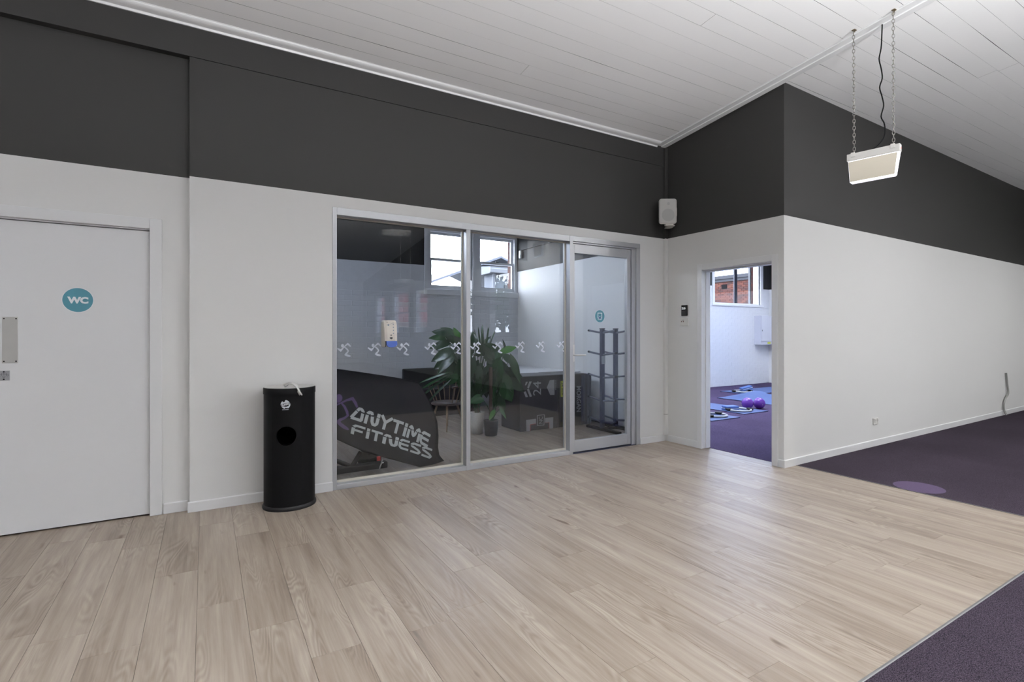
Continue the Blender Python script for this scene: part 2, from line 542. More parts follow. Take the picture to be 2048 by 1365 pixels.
# the rest of the hall, behind and beside the camera
WINS = [(-2.4, -1.3), (-4.35, -3.2), (-7.6, -6.35), (-9.9, -8.1), (-12.1, -10.8)]
slabel(cells_wall(MB(), 'y', 6.0, 6.25, -14, -.9, 0, 4.6, [(a, b, 1.25, 2.78) for a, b in WINS], SPLIT + .5).build('wall_window', [WHITE, DARK]), 'hall wall with the sash windows behind the camera')
slabel(cells_wall(MB(), 'x', -1.15, -.9, 6.25, 13, 0, 4.2, [], None).build('wall_bay', [WHITE, DARK]), 'outer wall of the side bay')
slabel(cells_wall(MB(), 'y', 13, 13.2, -1.15, 3.3, 0, 4.2, [], SPLIT).build('wall_end', [WHITE, DARK]), 'end wall of the side bay')
slabel(cells_wall(MB(), 'x', -14.2, -14, -6, 6.25, 0, 4.6, [], None).build('wall_rear', [WHITE, DARK]), 'rear wall of the hall')
slabel(cells_wall(MB(), 'y', -6.2, -6, -14.2, 4.55, 0, 4.6, [], SPLIT).build('wall_left', [WHITE, DARK]), 'left wall of the hall')

# skirting
def skirt(name, mb, label):
    slabel(mb.build(name, TRIMW), label)
SK = .075
def sk_x(xa, xb, y, d=.012):      # skirting on a wall facing -y
    return MB().prism([(y, 0.001), (y - d, 0.001), (y - d, SK - .006), (y - d + .005, SK), (y, SK)], xa, xb, 'x')
skirt('baseboard_back', sk_x(-.095 - .012, GX0, YA), 'white skirting left of the glazed partition')
skirt('baseboard_back_corner', sk_x(GX1, XB - .04, YA), 'white skirting between glass door and corner')
skirt('baseboard_back_left', sk_x(-.252, -.108, YL), 'short white skirting beside the toilet door')
skirt('baseboard_return', MB().prism([(XB, .001), (XB - .012, .001), (XB - .012, SK - .006), (XB - .007, SK), (XB, SK)], 3.905, YA - .045, 'y'), 'white skirting on the return wall')
skirt('baseboard_return_end', MB().prism([(XB, .001), (XB - .012, .001), (XB - .012, SK - .006), (XB - .007, SK), (XB, SK)], YC - .012, 2.952, 'y'), 'short white skirting at the outer corner')
bc = MB().prism([(0, .001), (-.012, .001), (-.012, SK - .006), (-.007, SK), (0, SK)], -.012, 8.4, 'x').build('baseboard_right', TRIMW, loc=(XB, YC, 0))
bc.rotation_euler = (0, 0, CROT)
slabel(bc, 'white skirting along the right wall')

# ------------------------------------------------------------------ ceiling
ceiling = MB()
ceiling.prism([(YA + .19, ceil_z(YA + .19) + .018), (-4.8, ceil_z(-4.8) + .018), (-4.8, 4.75), (YA + .19, 4.75)], -6, XB + .11, 'x')
ceiling.prism([(3.05, ceil_z(3.05) + .018), (-4.8, ceil_z(-4.8) + .018), (-4.8, 4.75), (3.05, 4.75)], XB + .11, 13, 'x')
ceiling = slabel(ceiling.build('ceiling', GAP), 'sloping white boarded ceiling')
TH = math.atan(.1097)
BW = .1452
def board(xa, xb, ya, yb):
    """one ceiling board lying in the slope; its long edges are a little uneven, so the joints open and close"""
    n = max(3, int((xb - xa) / .55))
    def wob():
        return random.choice((.0002, .0004, .0006, .0009, .0013)) + (random.uniform(.0010, .0026) if random.random() < .14 else 0)
    ea = [wob() for _ in range(n + 1)]; eb = [wob() * .6 for _ in range(n + 1)]
    q = MB(); vs = []
    for i in range(n + 1):
        x = xa + (xb - xa) * i / n
        y0, y1 = ya + ea[i], yb - eb[i]
        vs += [(x, y0, ceil_z(y0)), (x, y1, ceil_z(y1)), (x, y1, ceil_z(y1) + .017), (x, y0, ceil_z(y0) + .017)]
    q.add(vs, [(4 * i, 4 * i + 4, 4 * i + 5, 4 * i + 1) for i in range(n)], 0)         # painted face; the edges are coloured dark to put shade into the joints
    q.add(vs, [(4 * i + k, 4 * i + 4 + k, 4 * i + 4 + (k + 1) % 4, 4 * i + (k + 1) % 4) for i in range(n) for k in (1, 2, 3)] + [(0, 1, 2, 3), (4 * n + 3, 4 * n + 2, 4 * n + 1, 4 * n)], 1)
    q.build('ceiling_board', [CEILW, GAP], ceiling)
ys = [2.581 + BW * .997 * k for k in range(-10, 13)]
JOINTS = {3: 1.6, 8: 2.35, 10: 3.35, 11: 1.55, 15: .6, 5: 3.0, 18: 2.4, 13: -.1}
for i in range(len(ys) - 1):
    ya, yb = ys[i], ys[i + 1]
    if yb > YA - .02:
        continue
    if i in JOINTS:
        j = JOINTS[i]
        board(-2.6, j - .001, ya, yb); board(j + .001, 4.60, ya, yb)
    else:
        board(-2.6, 4.60, ya, yb)
    if yb < 3.02:
        k = random.choice((0, 0, 1))
        if k:
            j = random.uniform(6.5, 10.)
            board(4.735, j - .001, ya, yb); board(j + .001, 13, ya, yb)
        else:
            board(4.735, 13, ya, yb)
yl = ys[[i for i in range(len(ys) - 1) if ys[i + 1] <= YA - .02][-1] + 1]
board(-2.6, 4.60, yl + .001, YA + .03)
# boarding out of view
far = MB()
y_first = ys[0]
def slope_sheet(mb, xa, xb, ya, yb):
    mb.add([(xa, ya, ceil_z(ya)), (xb, ya, ceil_z(ya)), (xb, yb, ceil_z(yb)), (xa, yb, ceil_z(yb)),
            (xa, ya, ceil_z(ya) + .016), (xb, ya, ceil_z(ya) + .016), (xb, yb, ceil_z(yb) + .016), (xa, yb, ceil_z(yb) + .016)],
           [(3, 2, 1, 0), (4, 5, 6, 7), (0, 1, 5, 4), (1, 2, 6, 5), (2, 3, 7, 6), (3, 0, 4, 7)])
slope_sheet(far, -6, XB + .11, -4.8, y_first)
slope_sheet(far, XB + .11, 13, -4.8, y_first)
slope_sheet(far, -6, -2.602, y_first, YA + .03)
zr = ceil_z(-4.8)
far.add([(-6, -4.8, zr), (6.2, -4.8, zr), (6.2, -14.2, zr - 1.03), (-6, -14.2, zr - 1.03), (-6, -4.8, zr + .2), (6.2, -4.8, zr + .2), (6.2, -14.2, zr - .83), (-6, -14.2, zr - .83)],
        [(0, 1, 2, 3), (7, 6, 5, 4), (0, 4, 5, 1), (1, 5, 6, 2), (2, 6, 7, 3), (3, 7, 4, 0)])
far.build('ceiling_lining', CEILW, ceiling, 'stuff')
# batten that runs up the slope above the return wall, two lapped boards
bt = MB()
ya, yb = YA + .01, 1.0
def slope_bar(mb, xa, xb, ya, yb, d0, d1):
    vs = []
    for y in (ya, yb):
        for x, dd in ((xa, d1), (xb, d1), (xb, d0), (xa, d0)):
            vs.append((x, y, ceil_z(y) + dd))
    mb.add(vs, [(3, 2, 1, 0), (4, 5, 6, 7)] + [(i, (i + 1) % 4, (i + 1) % 4 + 4, i + 4) for i in range(4)])
slope_bar(bt, 4.605, 4.672, ya, yb, -.012, .016)
bt = slabel(bt.build('trim_3', TRIMW), 'white cover batten running up the ceiling slope')
b2 = MB(); slope_bar(b2, 4.673, 4.738, ya, yb, -.022, .016)
b2.build('batten_strip', TRIMW, bt)
# cornice along the glazed wall
cz = 3.494
prof = [(YA - .003, cz), (YA - .012, cz), (YA - .016, cz + .014)]
for k in range(7):
    a = k / 6 * math.pi / 2
    prof.append((YA - .020 - .060 * math.sin(a) , cz + .016 + .026 * (1 - math.cos(a))))
prof += [(YA - .084, ceil_z(YA - .084) - .003), (YA - .084, ceil_z(YA - .084) + .008), (YA - .003, ceil_z(YA) + .008)]
co = MB().prism(prof, -6, 4.60, 'x')
slabel(co.build('trim_4', TRIMW), 'white cornice under the ceiling boards')
# corner trunking
slabel(MB().cbox((XB - .045, YA - .035, .30), (XB, YA, 3.50), .006, 1).cbox((XB - .047, YA - .036, SK + .0), (XB, YA, .32), .003, 0).cbox((XB - .046, YA - .036, .32), (XB, YA, SPLIT), .006, 0).build('trim_5', [WHITE, DARK]), 'painted service trunking in the corner')

# ------------------------------------------------------------------ glazed partition
win1 = struct('window_1', 'aluminium framed glazed partition with two large panes')
GD = .085                                                     # glass set back from the frame face
YG = YA + GD
YF = YA - .004
M1, M2 = (2.103, 2.146), (3.313, 3.357)                       # mullion faces
def alu(name, a, b, parent=win1, m=ALU):
    return MB().cbox(a, b, .0025).build(name, m, parent)
alu('jamb', (GX0, YF, .001), (GX0 + .034, YA + .12, GZ))
alu('head', (GX0 + .034, YF, 2.262), (M2[0], YA + .12, GZ))
alu('sill', (GX0 + .034, YF, .001), (M1[0], YA + .12, .043))
alu('sill', (M1[1], YF, .001), (M2[0], YA + .12, .043))
alu('mullion', (M1[0], YF - .002, .001), (M1[1], YA + .12, 2.262))
alu('mullion', (M2[0], YF - .002, .001), (M2[1], YA + .12, GZ))
panes = []
for k, (xa, xb) in enumerate(((GX0 + .034, M1[0]), (M1[1], M2[0]))):
    bd = MB()
    bd.box((xa, YG - .02, .043), (xb, YG - .004, .062)).box((xa, YG - .02, 2.25), (xb, YG - .004, 2.262))
    bd.box((xb - .014, YG - .02, .062), (xb, YG - .004, 2.25)).box((xa, YG - .02, .062), (xa + .008, YG - .004, 2.25))
    bd.build('glazing_bead', BEAD, win1)
    p = MB().box((xa + .002, YG - .003, .045), (xb - .002, YG + .003, 2.259)).build('pane', GLASS, win1)
    panes.append(p)

# running-figure decals on the two panes
def runner_mb(s=1., fat=.85):
    k = s / 340.
    mb = MB()
    def T(x, y): return ((x - 260) * k * 1.06, (475 - y) * k)
    def ST(pts): stroke(mb, [T(x, y) + (w * k * fat,) for x, y, w in pts])
    c = T(226, 370); disc(mb, c[0], c[1], 33 * k * 1.06, 43 * k, 20)
    ST([(108, 424, 16), (150, 458, 25), (186, 486, 25), (222, 446, 17), (262, 402, 11), (300, 360, 18), (342, 326, 25), (380, 358, 24), (410, 394, 15)])
    ST([(262, 402, 12), (300, 425, 19), (338, 465, 21), (357, 498, 17), (340, 530, 18), (308, 562, 24), (296, 586, 27), (320, 602, 29), (360, 616, 30), (395, 624, 22), (410, 628, 8)])
    return mb
RUN = runner_mb(.118).mesh('runner_decal'); RUN.materials.append(FROST)
for x in (.987, 1.241, 1.492, 1.748, 2.0, 2.23, 2.47, 2.72, 2.965, 3.215):
    xx = x * YG / YA - .0 * x
    q = on_y({.987: 688, 1.241: 749, 1.492: 806, 1.748: 861, 2.0: 912, 2.23: 951, 2.47: 995, 2.72: 1040, 2.965: 1081, 3.215: 1122}[x], 697, YG - .004)
    o = link('runner_decal', RUN, panes[0] if q.x < 2.1 else panes[1])
    o.matrix_local = frame((q.x, YG - .0042, 1.147), (1, 0, 0), (0, 0, 1))

# glazed door
door2 = struct('door_2', 'aluminium framed glass door at the end of the partition')
DL, DR, DT = 3.362, 4.205, 2.247
dy0, dy1 = YA + .022, YA + .066
def dr(name, a, b, m=ALU):
    return MB().cbox(a, b, .002).build(name, m, door2)
dr('stile', (DL, dy0, .016), (DL + .036, dy1, DT)); dr('stile', (DR - .052, dy0, .016), (DR, dy1, DT))
dr('top_rail', (DL + .036, dy0, DT - .098), (DR - .052, dy1, DT)); dr('bottom_rail', (DL + .036, dy0, .016), (DR - .052, dy1, .135))
MB().box((DL + .034, dy0 + .03, .133), (DR - .05, dy0 + .036, DT - .096)).build('pane', GLASS, door2)
dr('door_head', (M2[1], YF, DT + .022), (GX1, YA + .12, GZ)); dr('door_head_stop', (M2[1], YA + .012, DT + .004), (GX1 - .05, YA + .12, DT + .022))
dr('door_jamb', (GX1 - .058, YF, .001), (GX1, YA + .12, DT + .022)); dr('door_jamb_stop', (DR + .008, YA + .014, .001), (GX1 - .058, YA + .12, DT + .004))
hd = MB().cbox((3.368, dy0 - .008, .985), (3.392, dy0 - .0005, 1.165), .002)
hd = hd.build('handle_plate', STEEL, door2)
MB().tube([(3.38, dy0 - .004, 1.055), (3.38, dy0 - .045, 1.055), (3.39, dy0 - .052, 1.055), (3.505, dy0 - .052, 1.055)], .0085, 10).build('lever', STEEL, hd)
MB().box((M2[1], YA + .005, .001), (GX1 - .058, YA + .10, .008)).build('threshold', mat('dark_blue_threshold', (.045, .05, .09, 1), .4, metal=.5), door2)

# staff sign on the glass door
st = thing('staff_sign', 'small round teal STAFF sign stuck on the glass door', 'sign', (3.77, dy0 + .0285, 1.478))
SM = frame((0, 0, 0), (1, 0, 0), (0, 0, 1))
q = MB(); disc(q, 0, 0, .068, .068, 40); disc(q, 0, 0, .068, .068, 40, -.001)
put(q, SM).build('disc', TEAL, st)
q = MB(); disc(q, 0, 0, .071, .071, 40); put(q, SM @ Matrix.Translation((0, 0, -.0006))).build('border', PRINT, st)
q = MB()
for a, b in (((-.032, .030), (.032, .038)), ((-.032, -.024), (-.024, .030)), ((.024, -.024), (.032, .030)), ((-.024, -.024), (-.016, -.017)), ((.016, -.024), (.024, -.017))):
    q.add([(a[0], a[1], .001), (b[0], a[1], .001), (b[0], b[1], .001), (a[0], b[1], .001)], [(0, 1, 2, 3)])
disc(q, 0, -.004, .0055, .0055, 16, .001)
put(q, SM).build('icon', PRINT, st)
q = MB().add([(-.014, -.024, .001), (.014, -.024, .001), (.009, -.012, .001), (-.009, -.012, .001)], [(0, 1, 2, 3)])
put(q, SM).build('icon_shirt', mat('purple_print', (.08, .05, .25, 1), .5), st)
put(text_mb('STAFF', .054, .012, .02), SM @ Matrix.Translation((0, -.036, .001))).build('lettering', PRINT, st)

# ------------------------------------------------------------------ toilet door
door1 = struct('door_1', 'white flush toilet door in a white architrave')
LX0, LX1, LZ = -1.156, -.336, 2.01
leaf = MB().cbox((LX0, YL + .012, .012), (LX1, YL + .050, LZ), .002).build('leaf', DOORW, door1)
for a, b in (((-.336 + .002, YL - .018, .001), (-.262, YL, 2.098)), ((-1.236, YL - .018, .001), (-1.158, YL, 2.098)), ((-1.158, YL - .018, LZ + .014), (-.334, YL, 2.098))):
    MB().cbox(a, b, .003).build('architrave', TRIMW, door1)
for a, b in (((LX1 + .004, YL, .001), (DX1, YL + .12, DZ)), ((DX0, YL, .001), (LX0 - .004, YL + .12, DZ)), ((LX0 - .004, YL, LZ + .004), (LX1 + .004, YL + .12, DZ)),
             ((LX1 - .012, YL + .056, .001), (LX1 + .004, YL + .12, LZ + .004)), ((LX0, YL + .056, LZ - .012), (LX1 - .012, YL + .12, LZ + .004))):
    MB().box(a, b).build('jamb', TRIMW, door1)
pp = MB().cbox((-1.100, YL + .0095, 1.10), (-1.025, YL + .0125, 1.393), .001).build('push_plate', STEEL, leaf)
lk = MB().cbox((-1.128, YL + .0085, .99), (-1.063, YL + .0125, 1.053), .001).build('lock_plate', mat('satin_zinc', (.45, .46, .48, 1), .4, metal=.7), leaf)
lock_scr = MB()
scr = MB()
for x in (-1.091, -1.034):
    for z in (1.111, 1.382):
        scr.lathe([(.0042, 0), (.0042, .0015)], 12)
        scr.v[-48:] = [tuple(Vector((x, YL + .0095, z)) + Vector((p[0], -p[2], p[1]))) for p in scr.v[-48:]]
for x, z in ((-1.091, .998), (-1.091, 1.045)):
    scr.lathe([(.004, 0), (.004, .0015)], 12)
    scr.v[-48:] = [tuple(Vector((x, YL + .0085, z)) + Vector((p[0], -p[2], p[1]))) for p in scr.v[-48:]]
scr.build('screw_heads', BLACK, leaf)
q = MB()
for dx, dz in ((-.016, .018), (.016, .018), (0, -.004 + .012), (-.006, .026), (.006, .026)):
    a = [(dx + .006 * math.cos(t * math.pi / 8), dz + .0055 * math.sin(t * math.pi / 8), .0006) for t in range(17)]
    stroke(q, a)
put(q, frame((-1.091, YL + .0083, 1.006), (1, 0, 0), (0, 0, 1))).build('engraving', INK, leaf)
ws = thing('toilet_sign', 'round teal WC sign on the white toilet door', 'sign', (-.729, YL + .011, 1.511))
q = MB(); disc(q, 0, 0, .080, .080, 48); put(q, SM).build('disc', TEAL, ws)
q = MB(); disc(q, 0, 0, .084, .084, 48); put(q, SM @ Matrix.Translation((0, 0, -.0006))).build('border', PRINT, ws)
put(text_mb('WC', .110, .046, .055, .95), SM @ Matrix.Translation((0, -.001, .0008))).build('lettering', PRINT, ws)

# ------------------------------------------------------------------ studio doorway
door3 = struct('door_3', 'open white doorway into the studio')
def d3(name, a, b):
    MB().cbox(a, b, .003).build(name, TRIMW, door3)
AY0, AY1 = 3.017, 3.84
d3('architrave', (XB - .016, AY1 + .0, .001), (XB, AY1 + .062, 2.056)); d3('architrave', (XB - .016, AY0 - .062, .001), (XB, AY0, 2.056)); d3('architrave', (XB - .016, AY0, 1.992), (XB, AY1, 2.056))
d3('jamb', (XB, AY1 + .006, .001), (XB + .125, OY1, OZ)); d3('jamb', (XB, OY0, .001), (XB + .125, AY0 - .006, OZ)); d3('jamb', (XB, AY0 - .006, 1.986), (XB + .125, AY1 + .006, OZ))
d3('door_stop', (XB + .055, AY1 - .006, .004), (XB + .125, AY1 + .006, 1.986)); d3('door_stop', (XB + .055, AY0 - .006, .004), (XB + .125, AY0 + .006, 1.986)); d3('door_stop', (XB + .055, AY0 + .006, 1.972), (XB + .125, AY1 - .006, 1.986))

# ------------------------------------------------------------------ inner room and studio shells
IW = [(3.19, 4.02, 2.03, 3.06), (4.13, 4.945, 2.03, 3.06)]
wk = slabel(cells_wall(MB(), 'x', YK, YK + .3, .35, XR, 0, 3.7, IW, SPLIT).build('wall_inner_back', [BRICKW, DARK]), 'painted brick rear wall of the store room')
SW = [(5.6, 6.9, 2.0, 3.3), (7.6, 9.2, 2.0, 3.3), (10.45, 12.24, 2.0, 3.3)]
wsb = slabel(cells_wall(MB(), 'x', YK, YK + .3, XR, 12.7, 0, 3.7, SW, SPLIT).build('wall_studio_back', [BRICKW, DARK]), 'white painted brick wall of the studio')
slabel(cells_wall(MB(), 'y', XR, XR + .1, YA + .12, YK, 0, 3.7, [], SPLIT).build('wall_inner_right', [WHITE, DARK]), 'plain white and charcoal side wall of the store room')
slabel(cells_wall(MB(), 'y', .35, .45, YA + .12, YK, 0, 3.7, [(5.2, 7.7, 2.45, 3.35)], SPLIT).build('wall_inner_left', [WHITE, DARK]), 'hidden side wall of the store room')
slabel(cells_wall(MB(), 'y', 12.6, 12.7, 3.05, YK, 0, 3.7, [], SPLIT).build('wall_studio_end', [WHITE, DARK]), 'end wall of the studio')
SKL = [(6.0, 8.0, 4.5, 6.9), (9.2, 11.1, 4.5, 6.9)]      # roof lights added to brighten the studio: x0, x1, y0, y1
def roof_slab(mb, xa, xb, ya, yb, holes):
    A = sorted({xa, xb} | {v for h in holes for v in h[:2]}); B = sorted({ya, yb} | {v for h in holes for v in h[2:]})
    for i in range(len(A) - 1):
        for j in range(len(B) - 1):
            cx, cy = (A[i] + A[i + 1]) / 2, (B[j] + B[j + 1]) / 2
            if not any(h[0] < cx < h[1] and h[2] < cy < h[3] for h in holes):
                mb.box((A[i], B[j], 3.66), (A[i + 1], B[j + 1], 3.76))
rs = MB()
roof_slab(rs, .35, XR + .1, YA + .19, YK, []); roof_slab(rs, XR + .1, 12.7, 3.06, YK, SKL)
rs.box((XB + .11, 3.06, 3.74), (XR + .1, YA + .19, 3.8))
slabel(rs.build('ceiling_rooms', CEILW), 'flat ceilings of the store room and studio')
for k, (xa, xb, ya, yb) in enumerate(SKL):
    w = struct('window_%d' % (12 + k), 'added unseen roof light to brighten the studio')
    MB().box((xa - .04, ya - .04, 3.76), (xb + .04, ya, 3.86)).box((xa - .04, yb, 3.76), (xb + .04, yb + .04, 3.86)).box((xa - .04, ya, 3.76), (xa, yb, 3.86)).box((xb, ya, 3.76), (xb + .04, yb, 3.86)).build('kerb', TRIMW, w)
    MB().box((xa, ya, 3.80), (xb, yb, 3.808)).build('pane', GLASS, w)
# painted bricks, one by one where the photograph shows them
def brick_mesh():
    q = MB(); w, d, h, c = .1166, .010, .0407, .0045
    vs = [(sx * w, d, sz * h) for sx, sz in ((-1, -1), (1, -1), (1, 1), (-1, 1))] + [(sx * w, .0022, sz * h) for sx, sz in ((-1, -1), (1, -1), (1, 1), (-1, 1))] + [(sx * (w - c), 0, sz * (h - c)) for sx, sz in ((-1, -1), (1, -1), (1, 1), (-1, 1))]
    fs = [(8, 9, 10, 11)]
    for k in (0, 4):
        fs += [(k + i, k + (i + 1) % 4, k + 4 + (i + 1) % 4, k + 4 + i) for i in range(4)]
    q.add(vs, fs)
    me = q.mesh('brick'); me.materials.append(BRICKW)
    return me
BRK = brick_mesh()
def bricks(parent, xa, xb, za, zb, bulk):
    """rows of bricks; those inside (x, z) window `bulk` are single objects, the rest one mesh"""
    other = MB()
    r = 0
    z = .043
    while z < zb:
        x = xa + (.115 if r % 2 else 0.)
        while x < xb - .05:
            cx = min(x + .1, xb - .117)
            cx = max(cx, xa + .116)
            d = random.uniform(-.0009, .0009)
            if bulk[0] < cx < bulk[1] and bulk[2] < z < bulk[3]:
                o = link('brick', BRK, parent, loc=(cx, YK - .0045 + d, z))
                o.rotation_euler = (random.uniform(-.016, .016), random.uniform(-.004, .004), random.uniform(-.006, .006))
            else:
                other.add([Vector(p.co) + Vector((cx, YK - .0045 + d, z)) for p in BRK.vertices], [tuple(p.vertices) for p in BRK.polygons])
            x += .2335
        r += 1
        z += .0815
    if other.v:
        other.build('brick_field', BRICKW, parent, 'stuff')
bricks(wk, .45, XR, 0, 1.93, (1.65, 5., .62, 2.0))
bricks(wsb, 9.0, 12.6, 0, 1.96, (10.1, 12.6, .2, 2.0))

# sash windows
def sash_window(name, label, xa, xb, za, zb, y0=YK, meet=None, mull=None, lock=True):
    w = struct(name, label)
    t = .05
    b = MB()
    b.box((xa, y0 + .02, za), (xa + t, y0 + .16, zb)).box((xb - t, y0 + .02, za), (xb, y0 + .16, zb)).box((xa + t, y0 + .02, zb - t), (xb - t, y0 + .16, zb)).box((xa + t, y0 + .02, za), (xb - t, y0 + .16, za + .03))
    b.build('box_frame', SASH, w)
    if meet:
        s = .04
        for (lo, hi, yy) in ((za + .03, meet + .02, y0 + .05), (meet - .02, zb - t, y0 + .09)):
            q = MB()
            q.box((xa + t, yy, lo), (xa + t + s, yy + .035, hi)).box((xb - t - s, yy, lo), (xb - t, yy + .035, hi))
            q.box((xa + t + s, yy, lo), (xb - t - s, yy + .035, lo + .045)).box((xa + t + s, yy, hi - .04), (xb - t - s, yy + .035, hi))
            so = q.build('sash', SASH, w)
            MB().box((xa + t + s - .005, yy + .015, lo + .04), (xb - t - s + .005, yy + .018, hi - .035)).build('pane', GLASS, so)
        if lock:
            MB().cbox(((xa + xb) / 2 - .03, y0 + .03, meet + .02), ((xa + xb) / 2 + .03, y0 + .06, meet + .038), .004).build('sash_lock', BLKPL, w)
    else:
        MB().box((xa + t, y0 + .08, za + .03), (xb - t, y0 + .084, zb - t)).build('pane', GLASS, w)
    if mull:
        MB().cbox((mull - .035, y0 + .06, za + .03), (mull + .035, y0 + .12, zb - t), .006).cbox((mull - .055, y0 + .068, za + .03), (mull + .055, y0 + .10, zb - t), .004).build('dark_mullion', mat('dark_blue_window_bar', (.02, .024, .04, 1), .4), w)
    return w
w2 = sash_window('window_2', 'sash window behind the glass, left', *IW[0], meet=2.545, lock=False)
w3 = sash_window('window_3', 'sash window behind the glass, right', *IW[1], meet=2.545)
cs = MB().cbox((3.13, YK - .035, 1.935), (4.955, YK, 2.03), .004).cbox((3.13, YK - .02, 2.03), (3.19, YK + .02, 3.16), .003).cbox((4.02, YK - .02, 2.03), (4.13, YK + .02, 3.06), .003).cbox((3.19, YK - .02, 3.06), (4.955, YK + .02, 3.16), .003)
cs = cs.build('casing', SASH, w2)
w4 = sash_window('window_4', 'studio window with a dark centre bar', *SW[2], mull=11.36)
MB().cbox((10.36, YK - .03, 1.95), (12.36, YK, 2.0), .004).cbox((10.36, YK - .02, 2.0), (10.45, YK + .02, 3.3), .003).cbox((12.24, YK - .02, 2.0), (12.34, YK + .02, 3.3), .003).build('casing', SASH, w4)
sash_window('window_5', 'studio window out of view, near', *SW[0], meet=2.65)
sash_window('window_6', 'studio window out of view, middle', *SW[1], meet=2.65)
for k, (a, b) in enumerate(WINS):
    w = struct('window_%d' % (k + 7), 'tall sash window of the hall seen as a reflection')
    q = MB()
    for (p0, p1) in (((6.06, a, 1.25), (6.2, a + .06, 2.78)), ((6.06, b - .06, 1.25), (6.2, b, 2.78)), ((6.06, a + .06, 2.72), (6.2, b - .06, 2.78)), ((6.06, a + .06, 1.25), (6.2, b - .06, 1.31)), ((6.08, a + .06, 1.98), (6.16, b - .06, 2.04))):
        q.box(p0, p1)
    q.box((5.97, a - .06, 1.20), (6.06, b + .06, 1.25))
    q.build('sash_frame', SASH, w)
    MB().box((6.12, a + .06, 1.31), (6.126, b - .06, 2.72)).build('pane', GLASS, w)

w = struct('window_14', 'added unseen side window that brightens the store room')  # added to light the store room, out of view
MB().box((.37, 5.2, 2.45), (.43, 5.25, 3.35)).box((.37, 7.65, 2.45), (.43, 7.7, 3.35)).box((.37, 5.25, 3.30), (.43, 7.65, 3.35)).box((.37, 5.25, 2.45), (.43, 7.65, 2.5)).build('window_frame', SASH, w)
MB().box((.398, 5.25, 2.5), (.402, 7.65, 3.3)).build('pane', GLASS, w)
# conduit and sensor on the inner right wall
cdz = MB().tube([(XR - .012, 7.95, 2.80), (XR - .012, 6.4, 2.80), (XR - .012, 4.7, 2.80)], .009, 8).build('cable_conduit', DARK)
tag(cdz, 'thin dark conduit along the upper wall behind the glass', 'conduit')
sn = thing('motion_sensor', 'small white sensor box high in the corner by the sash window', 'sensor', (XR, 7.97, 2.72))
MB().cbox((-.045, -.03, -.07), (0, .03, .07), .006).build('housing', LABELW, sn)
MB().cbox((-.052, -.02, -.05), (-.045, .02, -.01), .003).build('lens', mat('milky_lens', (.6, .6, .62, 1), .3), sn)

slabel(MB().box((-2.2, YL + .9, -.1), (.35, YL + 1.0, 2.6)).box((-2.3, YL + .12, -.1), (-2.2, YL + 1.0, 2.6)).box((-2.2, YL + .12, -.1), (.35, YL + .9, -.01)).box((-2.3, YL + .12, 2.6), (.35, YL + 1.0, 2.7)).build('wall_light_stop', WHITE), 'unseen box added behind the toilet door against light leaks')  # unseen box added to stop light leaking past the toilet door

# ------------------------------------------------------------------ pendant lamps behind the camera; all but the mirrored one are added light
LAMPM = mat('warm_lamp_diffuser', (.9, .9, .88, 1), .4, emit=(1, .94, .84, 1), estr=6.)
def pendant(x, y, z, rz, label, up, down):
    """pendant with an indirect (upward) and, if down > 0, a direct light"""
    t = thing('pendant_lamp', label, 'lamp', (x, y, z), rz, 'pendant lamps of the hall')
    MB().cbox((-.30, -.20, .02), (.30, .20, .07), .01).cbox((-.14, -.09, .07), (.14, .09, .10), .01).build('housing', LABELW, t)
    MB().box((-.27, -.17, .008), (.27, .17, .019)).build('diffuser', LAMPM if down else LABELW, t)
    top = ceil_z(y) if y > -4.8 else ceil_z(-4.8) - (-4.8 - y) * .1097
    for k in (-.10, .10):
        MB().tube([(k, 0, .09), (k, 0, top - z)], .004, 6).build('suspension_rod', STEEL, t)
    for nm, e, dz, rot in (('lamp_uplight', up * LAMP_UP, .13, math.pi), ('lamp_light', down * LAMP_DOWN, .004, 0.)):  # the uplights are added to brighten the ceiling
        if e <= 0:
            continue
        ld = bpy.data.lights.new(nm, 'AREA')
        ld.shape = 'RECTANGLE'; ld.size = .54; ld.size_y = .34; ld.energy = e; ld.color = LAMP_COL
        lo = bpy.data.objects.new(nm, ld); COL.objects.link(lo); lo.parent = t
        lo.matrix_local = Matrix.Translation((0, 0, dz)) @ Matrix.Rotation(rot, 4, 'X')
    return t
LAMP_COL = (.985, .99, 1.)
pendant(3.6, -2.1, 3.45, .3, 'pendant lamp reflected in the left glass pane', .9, 0)
pendant(1.0, -1.0, 2.25, .0, 'added uplighter just behind the viewpoint', 2.2, 0)
pendant(-2.6, .0, 2.25, .0, 'added uplighter left of the viewpoint', 1.1, 0)
pendant(3.4, -.9, 2.25, .0, 'added uplighter right of the viewpoint', 1.5, 0)
pendant(6.7, -.35, 3.4, .0, 'pendant lamp of the side bay', .08, 1.55)
pendant(10.6, -.2, 3.4, .0, 'added lamp at the end of the side bay', .1, 1.1)
pendant(1.6, -5.2, 3.5, .0, 'added lamp under the ridge', .6, .6)

